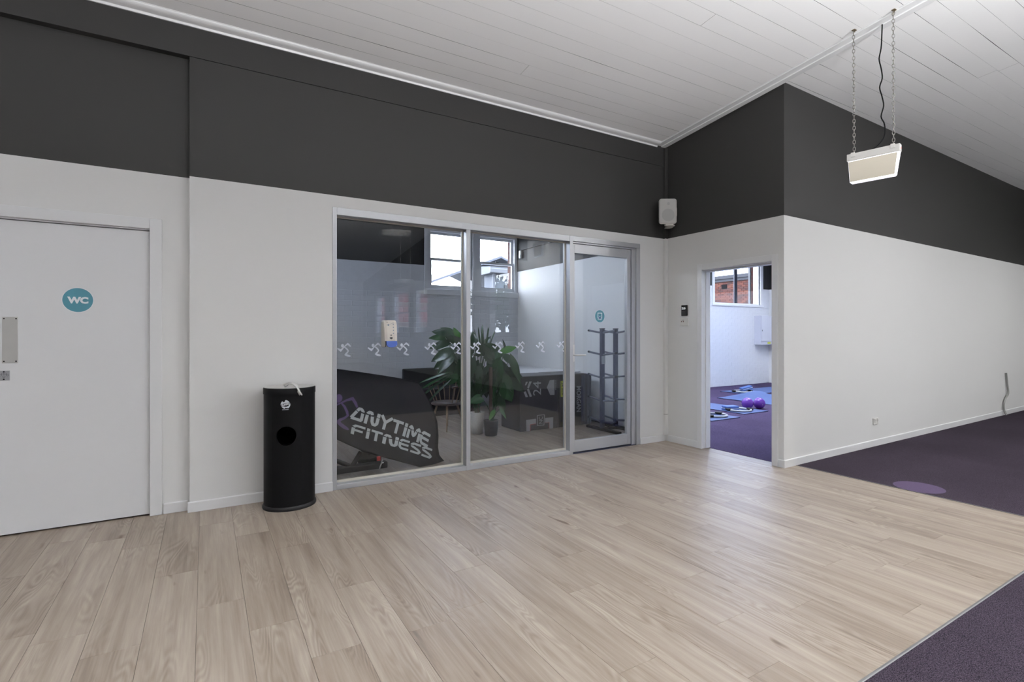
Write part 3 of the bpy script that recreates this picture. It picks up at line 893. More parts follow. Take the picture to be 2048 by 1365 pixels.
# ------------------------------------------------------------------ hanging sign light
SX, SYc, SZ = 4.58, 2.055, 2.753
sg = thing('exit_light', 'small white edge-lit sign light hanging on two chains', 'sign light', (SX, SYc, SZ), math.radians(11))
MB().cbox((-.028, -.178, -.058), (.028, .178, 0), .004).build('housing', LABELW, sg)
gm = mat('glowing_acrylic_edge', (.85, .85, .9, 1), .3, emit=(.90, .90, 1, 1), estr=1.05)
q = MB(); q.prism([(-.174, -.058), (.170, -.058), (.158, -.232), (.150, -.240), (-.142, -.240), (-.150, -.232)], -.020, .020, 'x')
q.build('acrylic_body', gm, sg)
fm = mat('cream_sign_face', (.62, .58, .49, 1), .5, emit=(1, .86, .62, 1), estr=.10)
for s_ in (-1, 1):
    q = MB(); a, b = sorted((s_ * .0205, s_ * .0215))
    q.prism([(-.160, -.064), (.168, -.064), (.156, -.228), (-.142, -.228)], a, b, 'x'); q.build('face_panel', fm, sg)
MB().lathe([(.004, -.002), (.004, .002)], 10).build('charge_led', mat('red_led', (.8, .1, .1, 1), .4, emit=(1, .25, .25, 1), estr=1.2), sg).matrix_local = Matrix.Translation((.004, -.179, -.032)) @ Matrix.Rotation(math.pi / 2, 4, 'X')
MB().cbox((-.034, .118, -.030), (-.028, .148, .006), .002).build('mounting_clip', LABELW, sg)
MB().cbox((-.034, -.148, -.030), (-.028, -.118, .006), .002).build('mounting_clip', LABELW, sg)
CHM = mat('galvanised_chain', (.26, .25, .23, 1), .4, metal=.8)
def oval_link(mb, c, rot, L=.036, W=.017, r=.0024):
    n, m = 12, 5
    vs = []
    for i in range(n):
        a = 2 * math.pi * i / n
        base = Vector((W / 2 * math.cos(a), 0, L / 2 * math.sin(a) ))
        out = Vector((math.cos(a), 0, math.sin(a))).normalized()
        for j in range(m):
            b = 2 * math.pi * j / m
            p = base + out * (r * math.cos(b)) + Vector((0, r * math.sin(b), 0))
            p.rotate(Matrix.Rotation(rot, 3, 'Z'))
            vs.append(p + Vector(c))
    mb.add(vs, [(i * m + j, i * m + (j + 1) % m, ((i + 1) % n) * m + (j + 1) % m, ((i + 1) % n) * m + j) for i in range(n) for j in range(m)], 0, True)
for (hx, hy, ly) in ((4.545, 2.185, .132), (4.575, 1.915, -.132)):
    a = Vector((SX, SYc, SZ)) + Matrix.Rotation(math.radians(11), 3, 'Z') @ Vector((0, ly, .012))
    hz = ceil_z(hy)
    b = Vector((hx, hy, hz - .035))
    mb = MB(); n = int((b - a).length / .0285)
    for i in range(n + 1):
        oval_link(mb, a.lerp(b, i / n), .5 + (i % 2) * math.pi / 2 + random.uniform(-.15, .15))
    c = thing('hanging_chain', 'galvanised chain holding the %s end of the hanging sign light' % ('left' if ly > 0 else 'right'), 'chain', (0, 0, 0), 0, 'chains of the sign light')
    mb.build('chain_links', CHM, c)
    MB().tube([(hx + .025, hy, hz + .002), (hx + .02, hy, hz - .016), (hx + .004, hy, hz - .022), (hx - .004, hy, hz - .034), (hx, hy, hz - .045)], .0032, 6).cbox((hx - .004, hy - .012, hz - .006), (hx + .03, hy + .012, hz - .0005), .002).build('ceiling_hook', mat('dull_brass', (.25, .2, .13, 1), .4, metal=.8), c)
cp = [Vector((4.665, 2.03, ceil_z(2.03) - .02))]
for z, dx, dy in ((3.70, 0, .002), (3.58, .004, .01), (3.50, .0, .022), (3.42, .0, .008), (3.34, .006, .002), (3.27, 0, .018), (3.19, -.004, .0), (3.11, -.004, -.012), (3.03, -.004, .006), (2.97, .0, -.014), (2.90, -.012, -.026), (2.84, -.03, -.022), (2.795, -.055, .0), (2.765, -.075, .03), (2.755, -.085, .05)):
    cp.append(Vector((4.665 + dx, 2.03 + dy, z)))
def smooth_path(P, k=4):
    out = []
    for i in range(len(P) - 1):
        p0, p1, p2, p3 = P[max(i - 1, 0)], P[i], P[i + 1], P[min(i + 2, len(P) - 1)]
        for j in range(k):
            t = j / k
            out.append(.5 * ((2 * p1) + (p2 - p0) * t + (2 * p0 - 5 * p1 + 4 * p2 - p3) * t * t + (3 * p1 - p0 - 3 * p2 + p3) * t ** 3))
    out.append(P[-1])
    return out
tag(MB().tube(smooth_path(cp), .0048, 7).build('lamp_flex', BLACK), 'wavy black cord running from ceiling batten to sign light', 'cord')

# ------------------------------------------------------------------ loudspeaker in the corner
sp = thing('loudspeaker', 'small white loudspeaker mounted in the dark corner', 'loudspeaker', (4.565, 4.165, 2.69), math.radians(-33))
def rounded_slab(w, h, d0, d1, bow=.010, n=10, k=1.):
    pts = []
    r = .024
    for (cx, cz, a0) in ((w / 2 - r, h / 2 - r, 0), (-w / 2 + r, h / 2 - r, 90), (-w / 2 + r, -h / 2 + r, 180), (w / 2 - r, -h / 2 + r, 270)):
        for i in range(6):
            a = math.radians(a0 + 18 * i)
            x, z = cx + r * math.cos(a), cz + r * math.sin(a)
            x *= 1 + bow * (1 - (2 * z / h) ** 2) * 6; z *= 1 + bow * 3 * (1 - (2 * x / w) ** 2) * .5
            pts.append((x, z))
    return pts
pts = rounded_slab(.195, .285, 0, .15)
q = MB(); n = len(pts)
vs = [(x * .62, .13, z * .80) for x, z in pts] + [(x, .02, z) for x, z in pts] + [(x, 0, z) for x, z in pts] + [(x * .955, -.008, z * .965) for x, z in pts]
q.add(vs, [(i + k * n, (i + 1) % n + k * n, (i + 1) % n + (k + 1) * n, i + (k + 1) * n) for k in range(3) for i in range(n)], 0, True)
q.add(vs[:n], [tuple(range(n))])
q.build('cabinet', LABELW, sp)
GR = mat('grey_speaker_grille', (.42, .415, .40, 1), .6, bump=.5, bscale=700)
q = MB(); q.add([(x * .955, -.008, z * .965) for x, z in pts] + [(x * .93, -.010, z * .945) for x, z in pts], [(i, (i + 1) % n, (i + 1) % n + n, i + n) for i in range(n)] + [tuple(range(n, 2 * n))])
gr = q.build('grille', GR, sp)
GD2 = mat('dark_grey_driver', (.34, .34, .33, 1), .6, bump=.5, bscale=700)
q = MB(); disc(q, 0, 0, .072, .072, 32); put(q, frame((0, -.0112, -.045), (1, 0, 0), (0, 0, 1))).build('woofer', GD2, gr)
q = MB(); disc(q, 0, 0, .016, .016, 20); put(q, frame((.004, -.0112, .085), (1, 0, 0), (0, 0, 1))).build('tweeter', GD2, gr)
MB().cbox((.092, .03, -.05), (.112, .09, .045), .004).build('bracket_knob', LABELW, sp)
MB().cbox((-.02, .02, -.158), (.07, .08, -.135), .004).cbox((.02, .07, -.155), (.10, .235, -.142), .003).build('wall_bracket', LABELW, sp)

# ------------------------------------------------------------------ thermostat, switch and sockets
th = thing('thermostat', 'black touch thermostat beside the studio doorway', 'thermostat', (XB, 4.085, 1.551))
MB().cbox((-.014, -.043, -.062), (0, .043, .062), .005).build('body', mat('black_gloss', (.008, .008, .009, 1), .15), th)
put(text_mb('25', .055, .024, .03), frame((-.0145, .006, .024), (0, -1, 0), (0, 0, 1))).build('digits', mat('lit_digits', (.7, .7, .7, 1), .4, emit=(.9, .95, 1, 1), estr=.55), th)
q = MB()
for dz in (-.012, -.03):
    q.add([(-.02, dz, 0), (.02, dz, 0), (.02, dz + .002, 0), (-.02, dz + .002, 0)], [(0, 1, 2, 3)])
put(q, frame((-.0145, .006, 0), (0, -1, 0), (0, 0, 1))).build('key_marks', mat('faint_marks', (.06, .06, .06, 1), .5), th)
sw = thing('wall_switch', 'white switch plate with two red-marked keys below the thermostat', 'switch', (XB, 4.087, 1.421))
MB().cbox((-.011, -.058, -.046), (0, .058, .046), .003).build('plate', LABELW, sw)
q = MB()
for dy in (.018, -.008):
    q.add([(dy, -.004, 0), (dy + .012, -.004, 0), (dy + .012, .010, 0), (dy, .010, 0)], [(0, 1, 2, 3)])
put(q, frame((-.0115, .012, 0), (0, 1, 0), (0, 0, 1))).build('key', mat('red_brown_key', (.12, .06, .05, 1), .5), sw)
q = MB(); q.add([(-.012, .018, 0), (.016, .018, 0), (.016, .022, 0), (-.012, .022, 0)], [(0, 1, 2, 3)])
put(q, frame((-.0115, .012, 0), (0, 1, 0), (0, 0, 1))).build('print', INK, sw)
so = thing('power_outlet', 'white double power outlet low on the right wall', 'outlet', (6.568, YC + math.tan(CROT) * (6.568 - XB), .285), CROT)
MB().cbox((-.058, -.013, -.036), (.058, 0, .036), .004).build('plate', LABELW, so)
for x in (-.03, .03):
    for a_, b_2 in (((x - .016, -.0142, .004), (x - .006, -.0128, .008)), ((x + .004, -.0142, .004), (x + .014, -.0128, .008)), ((x - .003, -.0142, -.014), (x + .001, -.0128, -.006))):
        MB().box(a_, b_2).build('slot', INK, so)
for x in (-.03, .03):
    MB().cbox((x - .01, -.020, .018), (x + .01, -.013, .030), .001).build('rocker', LABELW, so)
wx = 10.85; wy = YC + math.tan(CROT) * (wx - XB) - .02  # curved grey mark, modelled as a thin tube on the wall
tag(MB().tube(smooth_path([Vector((wx, wy + .004, .66)), Vector((wx + .03, wy, .50)), Vector((wx + .06, wy - .004, .34)), Vector((wx - .05, wy - .004, .27)), Vector((wx - .12, wy - .004, .20)), Vector((wx - .13, wy - .006, .10)), Vector((wx - .12, wy - .03, .012))]), .013, 8).build('wall_mark', mat('grey_mark', (.25, .25, .24, 1), .5)), 'grey curved mark down the right wall to the carpet', 'mark')

# ------------------------------------------------------------------ wipes bin
bn = thing('waste_bin', 'tall black oval bin with a wipe sticking out of its lid', 'bin', (.548, 4.185, 0))
BA, BB, BH = .178, .160, .872
N = 64
body = MB().lathe([(1, .02), (1, .1), (1, .3), (1, .45), (1, .55), (1, .66), (1, BH)], N, sx=BA, sy=BB, ends=False)
bm = bmesh.new()
NT, NZ = 96, 60
HZ, HR, HX = .545, .069, -.045
grid = {}
def surf(th_, z, k=1.):
    return Vector((BA * k * math.sin(th_), -BB * k * math.cos(th_), z))
# outer skin with a round opening cut in it
vs = []; fs = []
hole_t0 = math.asin(HX / BA)
R2 = HR * 1.45
inner_ring = [(hole_t0 + math.asin(max(-1, min(1, HR * math.cos(a) / BA))) , HZ + HR * math.sin(a)) for a in [2 * math.pi * i / 48 for i in range(48)]]
def sq(a):
    c, s2 = math.cos(a), math.sin(a); m_ = max(abs(c), abs(s2)); return c / m_, s2 / m_
outer_ring = [(hole_t0 + math.asin(R2 / BA) * sq(a)[0], HZ + R2 * sq(a)[1]) for a in [2 * math.pi * i / 48 for i in range(48)]]
b_ = MB()
P = [surf(*p) for p in inner_ring] + [surf(*p) for p in outer_ring]
b_.add(P, [(i, (i + 1) % 48, (i + 1) % 48 + 48, i + 48) for i in range(48)], 0, True)
P = [surf(*p) for p in inner_ring] + [surf(p[0], p[1], .94) for p in inner_ring]
b_.add(P, [(i + 48, (i + 1) % 48 + 48, (i + 1) % 48, i) for i in range(48)], 0, True)
ta, tb = hole_t0 - math.asin(R2 / BA), hole_t0 + math.asin(R2 / BA)
def band(t0, t1, z0, z1, nt):
    P = [surf(t0 + (t1 - t0) * i / nt, z) for z in (z0, z1) for i in range(nt + 1)]
    b_.add(P, [(i, i + 1, i + nt + 2, i + nt + 1) for i in range(nt)], 0, True)
band(tb, ta + 2 * math.pi, .02, BH, 48)
band(ta, tb, .02, HZ - R2, 12); band(ta, tb, HZ + R2, BH, 12)
b_.build('body', BLACK, bn)
MB().lathe([(.98, .42), (.98, .43)], 40, sx=BA, sy=BB).build('inner_shelf', BLACK, bn)
MB().lathe([(1.035, 0), (1.05, .006), (1.05, .022), (1.01, .03)], N, sx=BA, sy=BB).build('base_ring', BLKPL, bn)
ld = MB().lathe([(1.02, BH - .03), (1.02, BH + .012), (1.0, BH + .016)], N, sx=BA, sy=BB)
ld = ld.build('lid', BLACK, bn)
MB().lathe([(.985, 0), (.985, .003), (.95, .0035), (.3, .0005)], N, c=(0, 0, BH + .0165), sx=BA, sy=BB).build('lid_plate', STEEL, ld)
# badge: a pale map outline with a lettered band
bt_, bz = -.28, .775
BMX = frame((0, 0, 0), (1, 0, 0), (0, 0, 1))
aus = [(-.020, .004), (-.018, .010), (-.013, .016), (-.011, .012), (-.006, .011), (-.002, .014), (-.001, .020), (.004, .021), (.010, .018), (.015, .013), (.019, .007), (.021, .001), (.021, -.006), (.018, -.013), (.014, -.018), (.010, -.020), (.011, -.017), (.006, -.018), (.001, -.016), (-.003, -.021), (-.008, -.019), (-.014, -.014), (-.018, -.008), (-.021, -.002)]
def on_bin(mb, off=.0012, tx=bt_, z=bz):
    mb.v = [tuple(surf(tx + p[0] / BA * 1.55, z + p[1] * 1.5, 1 + off / BA)) for p in mb.v]
    return mb
q = MB(); q.add([(x, y, 0) for x, y in aus], [tuple(range(len(aus)))]); bd_ = on_bin(q).build('badge', mat('pale_badge', (.62, .66, .70, 1), .4), bn)
q = MB(); q.add([(-.020, -.005, 0), (-.015, -.011, 0), (.018, -.001, 0), (.019, .009, 0), (0, .007, 0), (-.02, .000, 0)], [(0, 1, 2, 3, 4, 5)]); on_bin(q, .0030).build('badge_band', mat('slate_badge', (.12, .13, .15, 1), .4), bd_)
q = text_mb('SUPER', .032, .009, .02); q.v = [(p[0], p[1] + .25 * p[0] - .0005, 0) for p in q.v]
on_bin(q, .0042).build('badge_lettering', PRINT, bd_)
q = MB(); q.add([(-.014, -.026, 0), (.014, -.026, 0), (.014, -.0245, 0), (-.014, -.0245, 0)], [(0, 1, 2, 3)]); on_bin(q, .0030).build('badge_line', mat('pale_badge', None), bn)
# the paper wipe pulled through the lid
q = MB(); rows = 9; colsn = 7
vs = []
for i in range(rows):
    t = i / (rows - 1)
    for j in range(colsn):
        s_ = j / (colsn - 1) - .5
        vs.append((-.035 + .085 * t + .010 * math.sin(9 * s_ + 5 * t), -.03 - .150 * t + .085 * s_ * (1 - .35 * t) + .006 * math.sin(11 * s_), BH + .022 + .030 * math.sin(min(1, t * 1.2) * math.pi) * (1 - .4 * abs(s_)) + .006 * math.cos(13 * s_ + 3 * t) - .052 * max(0, t - .72) / .28))
q.add(vs, [(i * colsn + j, i * colsn + j + 1, (i + 1) * colsn + j + 1, (i + 1) * colsn + j) for i in range(rows - 1) for j in range(colsn - 1)], 0, True)
wp = q.build('paper_wipe', mat('white_tissue', (.68, .68, .66, 1), .8), bn)
wp.modifiers.new('thick', 'SOLIDIFY').thickness = .0015

# ------------------------------------------------------------------ soap dispenser on the glass
dp = thing('soap_dispenser', 'white soap dispenser with a blue push lever on the left pane', 'dispenser', (1.372 * 1.008, YG - .004, 1.286))
CREAM = mat('cream_dispenser_plastic', (.60, .56, .50, 1), .35)
sec = []
for z, w, d in ((-.118, .052, .070), (-.112, .058, .086), (-.06, .060, .094), (0, .060, .088), (.06, .062, .076), (.100, .060, .062), (.112, .054, .054), (.116, .046, .046)):
    ring = [(-w, 0), (-w, -d * .72), (-w * .9, -d * .92), (-w * .55, -d), (w * .55, -d), (w * .9, -d * .92), (w, -d * .72), (w, 0)]
    sec.append([(x, y, z) for x, y in ring])
q = MB(); q.add([p for r_ in sec for p in r_], [(k * 8 + i, k * 8 + (i + 1) % 8, (k + 1) * 8 + (i + 1) % 8, (k + 1) * 8 + i) for k in range(len(sec) - 1) for i in range(8)], 0, False)
q.add(sec[0], [tuple(range(7, -1, -1))]); q.add(sec[-1], [tuple(range(8))])
q.build('shell', CREAM, dp)
q = MB(); pr_ = [(-.045, -.066), (.046, -.064), (.050, -.094), (.038, -.110), (.012, -.120), (-.012, -.120), (-.036, -.110), (-.044, -.092)]
q.prism([(x, z) for x, z in pr_], -.108, -.070, 'y'); q.build('push_lever', mat('blue_lever', (.07, .13, .42, 1), .35), dp)
q = MB(); q.add([(-.052, -.094, -.064), (-.044, -.0935, -.064), (-.044, -.088, -.116), (-.050, -.088, -.117)], [(0, 1, 2, 3)]); q.build('lever_gap', INK, dp)
q = MB()
vv = [(-.022, -.037), (-.008, -.031), (.008, -.031), (.022, -.037), (.010, -.046), (0, -.050), (-.010, -.046)]
def on_shell(mb, o=.0008):
    def dd(z):
        zs = ((-.118, .070), (-.112, .086), (-.06, .094), (0, .088), (.06, .076), (.100, .062), (.116, .046))
        for (a, b), (c, d) in zip(zs, zs[1:]):
            if a <= z <= c: return b + (d - b) * (z - a) / (c - a)
        return .09
    mb.v = [(p[0] * .72, -dd(p[1]) - o, p[1]) for p in mb.v]
    return mb
on_shell(MB().add([(x, z, 0) for x, z in vv], [tuple(range(len(vv)))])).build('viewing_slot', INK, dp)
for nm_, x0_, x1_, z0_, z1_ in (('dark_label', -.009, .008, -.018, -.009), ('top_print', -.046, -.030, .097, .101)):
    on_shell(MB().add([(x0_, z0_, 0), (x1_, z0_, 0), (x1_, z1_, 0), (x0_, z1_, 0)], [(0, 1, 2, 3)])).build(nm_, INK, dp)
q = MB(); disc(q, -.026, .074, .008, .007, 12); q.add([(-.046, .072, 0), (-.034, .072, 0), (-.034, .076, 0), (-.046, .076, 0)], [(0, 1, 2, 3)])
for k in range(4):
    disc(q, .034 - .002 * k, .080 - .026 * k, .0055, .0055, 8)
stroke(q, [(-.016, .076, .0007), (.010, .086, .0007), (.040, .094, .0012)])
on_shell(q).build('print', mat('blue_grey_print', (.10, .16, .24, 1), .5), dp)

# ------------------------------------------------------------------ store room behind the glass
FOAM = mat('black_vinyl_box_cover', (.022, .022, .028, 1), .42, bump=.08, bscale=60)
FOAM2 = mat('charcoal_vinyl_cover', (.035, .035, .038, 1), .45, bump=.08, bscale=60)
SILV = mat('silver_box_print', (.30, .31, .33, 1), .5, var=.2, vscale=60)
REDP = mat('red_box_print', (.28, .03, .04, 1), .5)
LIME = mat('lime_box_print', (.42, .45, .05, 1), .5)
BX0, BX1, BY0, BY1, BZ = 3.521, 4.128, 5.706, 6.205, .722
bx = thing('plyo_box', 'black foam jump box printed with the number 24 beside the plant', 'jump box', (BX0, BY0, 0))
MB().cbox((0, 0, .002), (BX1 - BX0, BY1 - BY0, BZ), .012).build('body', FOAM, bx)
def face_poly(mb, pxs, y=BY0):
    """flat print on the box front, given by its corners in the photograph"""
    mb.add([on_y(u, v, y - .0015) - Vector((BX0, BY0, 0)) for u, v in pxs], [tuple(range(len(pxs)))])
    return mb
def z7(x, y): return (1000 + x / 8.03, 720 + y / 8.03)
q = MB()
for P in (((415, 355), (448, 352), (425, 405), (400, 415)), ((470, 350), (512, 348), (462, 462), (437, 450)), ((432, 478), (465, 468), (514, 590), (478, 598)), ((380, 520), (412, 505), (450, 597), (412, 603))):
    face_poly(MB(), [z7(*p) for p in P]).build('chevron_print', SILV, bx)
face_poly(MB(), [z7(*p) for p in ((752, 445), (800, 328), (876, 320), (876, 565), (806, 566))]).build('arrow_print', SILV, bx)
def on_box(txt, cu, cv, w, h, up, y=BY0, bold=.0):
    """lettering turned on its side: local x runs up (or down) the box"""
    c = on_y(cu, cv, y - .0016)
    return put(text_mb(txt, w, h, bold), frame(c, (0, 0, 1 if up else -1), (-1 if up else 1, 0, 0)))
def shift(mb, o):
    mb.v = [tuple(Vector(p) - Vector(o)) for p in mb.v]; return mb
O1 = (BX0, BY0, 0)
shift(on_box('24', *z7(595, 460), .185, .125, True), O1).build('number_print', SILV, bx)
shift(on_box('FITNESS', *z7(896, 402), .135, .016, True, bold=.02), O1).build('side_print', SILV, bx)
q = MB()
for P in (((420, 968), (578, 948), (578, 1025), (484, 1040), (484, 1160), (424, 1165)), ((724, 935), (855, 922), (852, 1112), (792, 1116), (790, 1010), (724, 1018))):
    face_poly(MB(), [z7(*p) for p in P]).build('bracket_print', SILV, bx)
for P in (((595, 890), (718, 878), (718, 888), (595, 900)), ((595, 1052), (712, 1043), (712, 1053), (595, 1063)), ((595, 900), (606, 899), (606, 1052), (595, 1053)), ((706, 890), (718, 889), (712, 1043), (701, 1044))):
    face_poly(q, [z7(*p) for p in P])
q.build('logo_frame', SILV, bx)
shift(on_box('NC', *z7(655, 970), .092, .062, True, bold=.01), O1).build('logo_lettering', SILV, bx)
q = MB()
for P in (((484, 1038), (578, 1026), (578, 1034), (492, 1046), (492, 1160), (484, 1160)), ((724, 1010), (790, 1004), (790, 1105), (783, 1106), (783, 1012), (724, 1018))):
    face_poly(MB(), [z7(*p) for p in P]).build('red_line', REDP, bx)

B2X0, B2X1 = 4.134, 4.595
b2_ = thing('plyo_box', 'dark foam jump box with MORGAN lettering beside the ball rack', 'jump box', (B2X0, BY0 + .004, 0))
MB().cbox((0, 0, .002), (B2X1 - B2X0, .50, .724), .012).build('body', FOAM2, b2_)
MB().cbox((.432, -.006, .05), (.458, .006, .70), .004).cbox((.398, -.005, .05), (.426, .006, .70), .004).build('edge_strip', mat('blue_grey_webbing', (.075, .085, .14, 1), .5), b2_)
O2 = (B2X0, BY0 + .004, 0)
Y2 = BY0 + .004
q = MB(); q.add([on_y(*z7(*p), Y2 - .0015) - Vector(O2) for p in ((972, 345), (1055, 330), (1055, 590), (975, 598))], [(0, 1, 2, 3)]); q.build('lime_panel', LIME, b2_)
shift(on_box('24 inch', *z7(1004, 465), .175, .036, False, Y2 - .001, .02), O2).build('lime_lettering', INK, b2_)
shift(on_box('MORGAN', *z7(1266, 630), .36, .080, False, Y2, .03), O2).build('lettering', SILV, b2_)
for k in range(9):
    x = 965 + 12 * k if k < 5 else 1215 + 24 * (k - 5)
    MB().add([on_y(*z7(*p), Y2 - .0015) - Vector(O2) for p in ((x, 1005), (x + 5, 1004), (x + 5, 1075), (x, 1076))], [(0, 1, 2, 3)]).build('bar_print', mat('olive_print', (.10, .10, .03, 1), .5), b2_)
mt = thing('folded_gym_mat', 'folded dark mat standing on edge against the jump box', 'gym mat', (4.600, 5.72, 0))
for k in range(3):
    MB().cbox((.001 + .042 * k, 0, .002), (.041 + .042 * k, .49, .718 - .004 * k), .008).build('panel', mat('slate_mat_vinyl', (.05, .055, .08, 1), .45), mt)

# white work table behind the boxes
tb_ = thing('white_table', 'white topped table behind the jump boxes', 'table', (3.80, 6.25, 0))
MB().cbox((0, 0, .675), (1.145, 1.80, .705), .004).build('table_top', mat('white_laminate', (.74, .75, .78, 1), .35), tb_)
for x, y in ((.03, .03), (1.07, .03), (.03, 1.73), (1.07, 1.73)):
    MB().cbox((x, y, .001), (x + .045, y + .045, .675), .003).build('leg', LABELW, tb_)

# bench against the brick wall
bh = thing('padded_bench', 'long black padded bench against the brick wall', 'bench', (2.735, 7.45, 0))
PAD = mat('black_bench_vinyl', (.013, .013, .014, 1), .5)
MB().cbox((0, 0, .22), (1.04, .50, .43), .02).build('seat', PAD, bh)
MB().cbox((0, .50, .22), (1.04, .62, .715), .02).build('backrest', PAD, bh)
MB().box((.02, .03, .001), (1.02, .58, .22)).build('plinth', BLKPL, bh)

# spindle chair
CHX, CHY = 2.79, 6.38
ch = thing('spindle_chair', 'low dark spindle-back chair with pale wooden legs behind the flag', 'chair', (CHX, CHY, 0), math.radians(200))
DKW = mat('dark_walnut', (.045, .030, .022, 1), .4)
PLW = mat('pale_beech', (.22, .15, .095, 1), .45)
MB().lathe([(.02, .335), (.19, .335), (.215, .345), (.215, .362), (.20, .372), (.02, .366)], 28, sy=.96).build('seat', DKW, ch)
arc = [Vector((.275 * math.cos(math.radians(a)), .275 * math.sin(math.radians(a)), .60 + .035 * math.cos(math.radians(a - 180)) )) for a in range(60, 301, 12)]
MB().tube(arc, .014, 8).build('crest_rail', mat('reddish_rail', (.10, .055, .05, 1), .35), ch)
for a in range(66, 300, 19):
    r_ = math.radians(a)
    MB().tube([(.185 * math.cos(r_), .18 * math.sin(r_), .366), (.275 * math.cos(r_), .275 * math.sin(r_), .60 + .035 * math.cos(r_ - math.pi))], .0062, 6).build('spindle', PLW, ch)
for a in (45, 135, 225, 315):
    r_ = math.radians(a)
    MB().tube([(.13 * math.cos(r_), .13 * math.sin(r_), .338), (.235 * math.cos(r_), .235 * math.sin(r_), .004)], .014, 8, radii=[.014, .0085]).build('leg', PLW, ch)

# ball rack
rk = thing('ball_rack', 'dark blue two-post rack with upturned arms behind the glass door', 'rack', (4.645, 5.26, 0))
NAVY = mat('navy_powder_coat', (.030, .033, .062, 1), .35, metal=.2)
for k, (px, py) in enumerate(((-.135, -.02), (.135, .02))):
    MB().cbox((px - .027, py - .022, .03), (px + .027, py + .022, 1.345), .004).build('post', NAVY, rk)
    MB().cbox((px - .030, py - .025, 1.345), (px + .030, py + .025, 1.353), .002).build('post_cap', BLKPL, rk)
    MB().cbox((px - .03, py - .34, .002), (px + .03, py + .30, .036), .006).build('foot', BLACK, rk)
    for z in (1.295, 1.005, .70, .395, .115):
        for sgn in (-1, 1):
            a = MB().tube([(px, py + sgn * .02, z), (px, py + sgn * .25, z + .028)], .0135, 10).build('arm', mat('grey_rubber_arm', (.10, .10, .135, 1), .35), rk)
            MB().tube([(px, py + sgn * .25, z + .028), (px, py + sgn * .285, z + .0322)], .0142, 10).build('arm_tip', BLKPL, a)
MB().cbox((-.165, -.047, .88), (-.105, -.0425, .99), .001).build('rating_label', mat('grey_label', (.35, .36, .38, 1), .5), rk)
MB().cbox((-.12, -.03, .006), (.12, .03, .03), .003).build('foot_link', BLACK, rk)

# covered exercise bike with the flag thrown over it
bk = thing('exercise_bike', 'black exercise bike frame half hidden under the flag', 'exercise bike', (1.2, 5.0, 0))
def bw(u, v, y): return on_y(u, v, y) - Vector((1.2, 5.0, 0))
y_ = 4.70
MB().tube([bw(640, 910, y_), bw(704, 934, y_)], .020, 8).build('rear_strut', BLKPL, bk)
MB().tube([bw(722, 904, y_), bw(704, 934, y_)], .022, 8).build('frame_strut', BLKPL, bk)
MB().cbox((-.62, -.33, .045), (.25, -.25, .105), .01).build('base_beam', BLKPL, bk)
MB().tube([Vector((-.30, -.42, .036)), Vector((-.30, .30, .036))], .032, 12).build('stabiliser', BLKPL, bk)
MB().tube([Vector((-.30, -.475, .040)), Vector((-.30, -.42, .040))], .039, 12).build('end_cap', BLKPL, bk)
MB().lathe([(.02, -.03), (.10, -.03), (.11, -.02), (.11, .02), (.10, .03), (.02, .03)], 24).build('flywheel', mat('gloss_black', (.012, .012, .013, 1), .15), bk).matrix_local = Matrix.Translation((.115, -.20, .135)) @ Matrix.Rotation(math.pi / 2, 4, 'X')
p = bw(757, 918, 4.60)
MB().cbox(p - Vector((.016, .01, .018)), p + Vector((.016, .01, .018)), .003).build('red_tag', mat('red_plastic', (.35, .02, .02, 1), .4), bk)
p = bw(763, 927, 4.59)
MB().tube([p + Vector((-.02, 0, -.05)), p + Vector((0, 0, .0)), p + Vector((.010, 0, .035))], .007, 8).tube([p + Vector((-.004, 0, 0)), p + Vector((.02, -.004, .004))], .005, 8).build('chrome_lever', mat('chrome', (.75, .75, .77, 1), .12, metal=1.), bk)
MB().tube([bw(745, 923, 5.02), bw(720, 880, 5.08), bw(700, 800, 5.16)], .03, 8).tube([bw(800, 915, 5.08), bw(770, 850, 5.16)], .03, 8).build('main_frame', BLKPL, bk)

FLAGM = mat('black_flag_cloth', (.006, .0055, .007, 1), .55, spec=.2, bump=.05, bscale=200)
def flag_y(u, v):
    """how far behind the glass the draped cloth hangs at that place"""
    t = (v - 735) / 200.
    fold = .010 * math.sin((u * .55 + v * .9) / 14.) * min(1, max(0, t)) + .006 * math.sin((u - .7 * v) / 9.) * max(0, t - .3)
    curl = .10 * max(0, (u - 855) / 45.) ** 2
    return 5.10 - .36 * max(-.05, t) ** .8 - .04 * math.sin(math.pi * (u - 640) / 240.) + fold + curl if t > 0 else 5.10 + fold + curl
TOPC = [(630, 732), (672, 738), (720, 744.5), (770, 752), (800, 757), (818, 760.5), (829, 762.5), (834, 764)]
BOTC = [(630, 856), (672, 879), (700, 892), (725, 903), (760, 914), (796, 923), (841, 935), (901, 934)]
RGT = [(834, 764), (846, 779), (858, 800), (868, 822), (875, 845), (877, 870), (876, 895), (879, 912), (890, 924), (901, 934)]
def lerp_poly(P, t):
    k = t * (len(P) - 1); i = min(int(k), len(P) - 2); f_ = k - i
    return (P[i][0] + (P[i + 1][0] - P[i][0]) * f_, P[i][1] + (P[i + 1][1] - P[i][1]) * f_)
LFT = [(630, 732), (630, 775), (630, 815), (630, 856)]
NS, NTt = 40, 30
q = MB(); vs = []
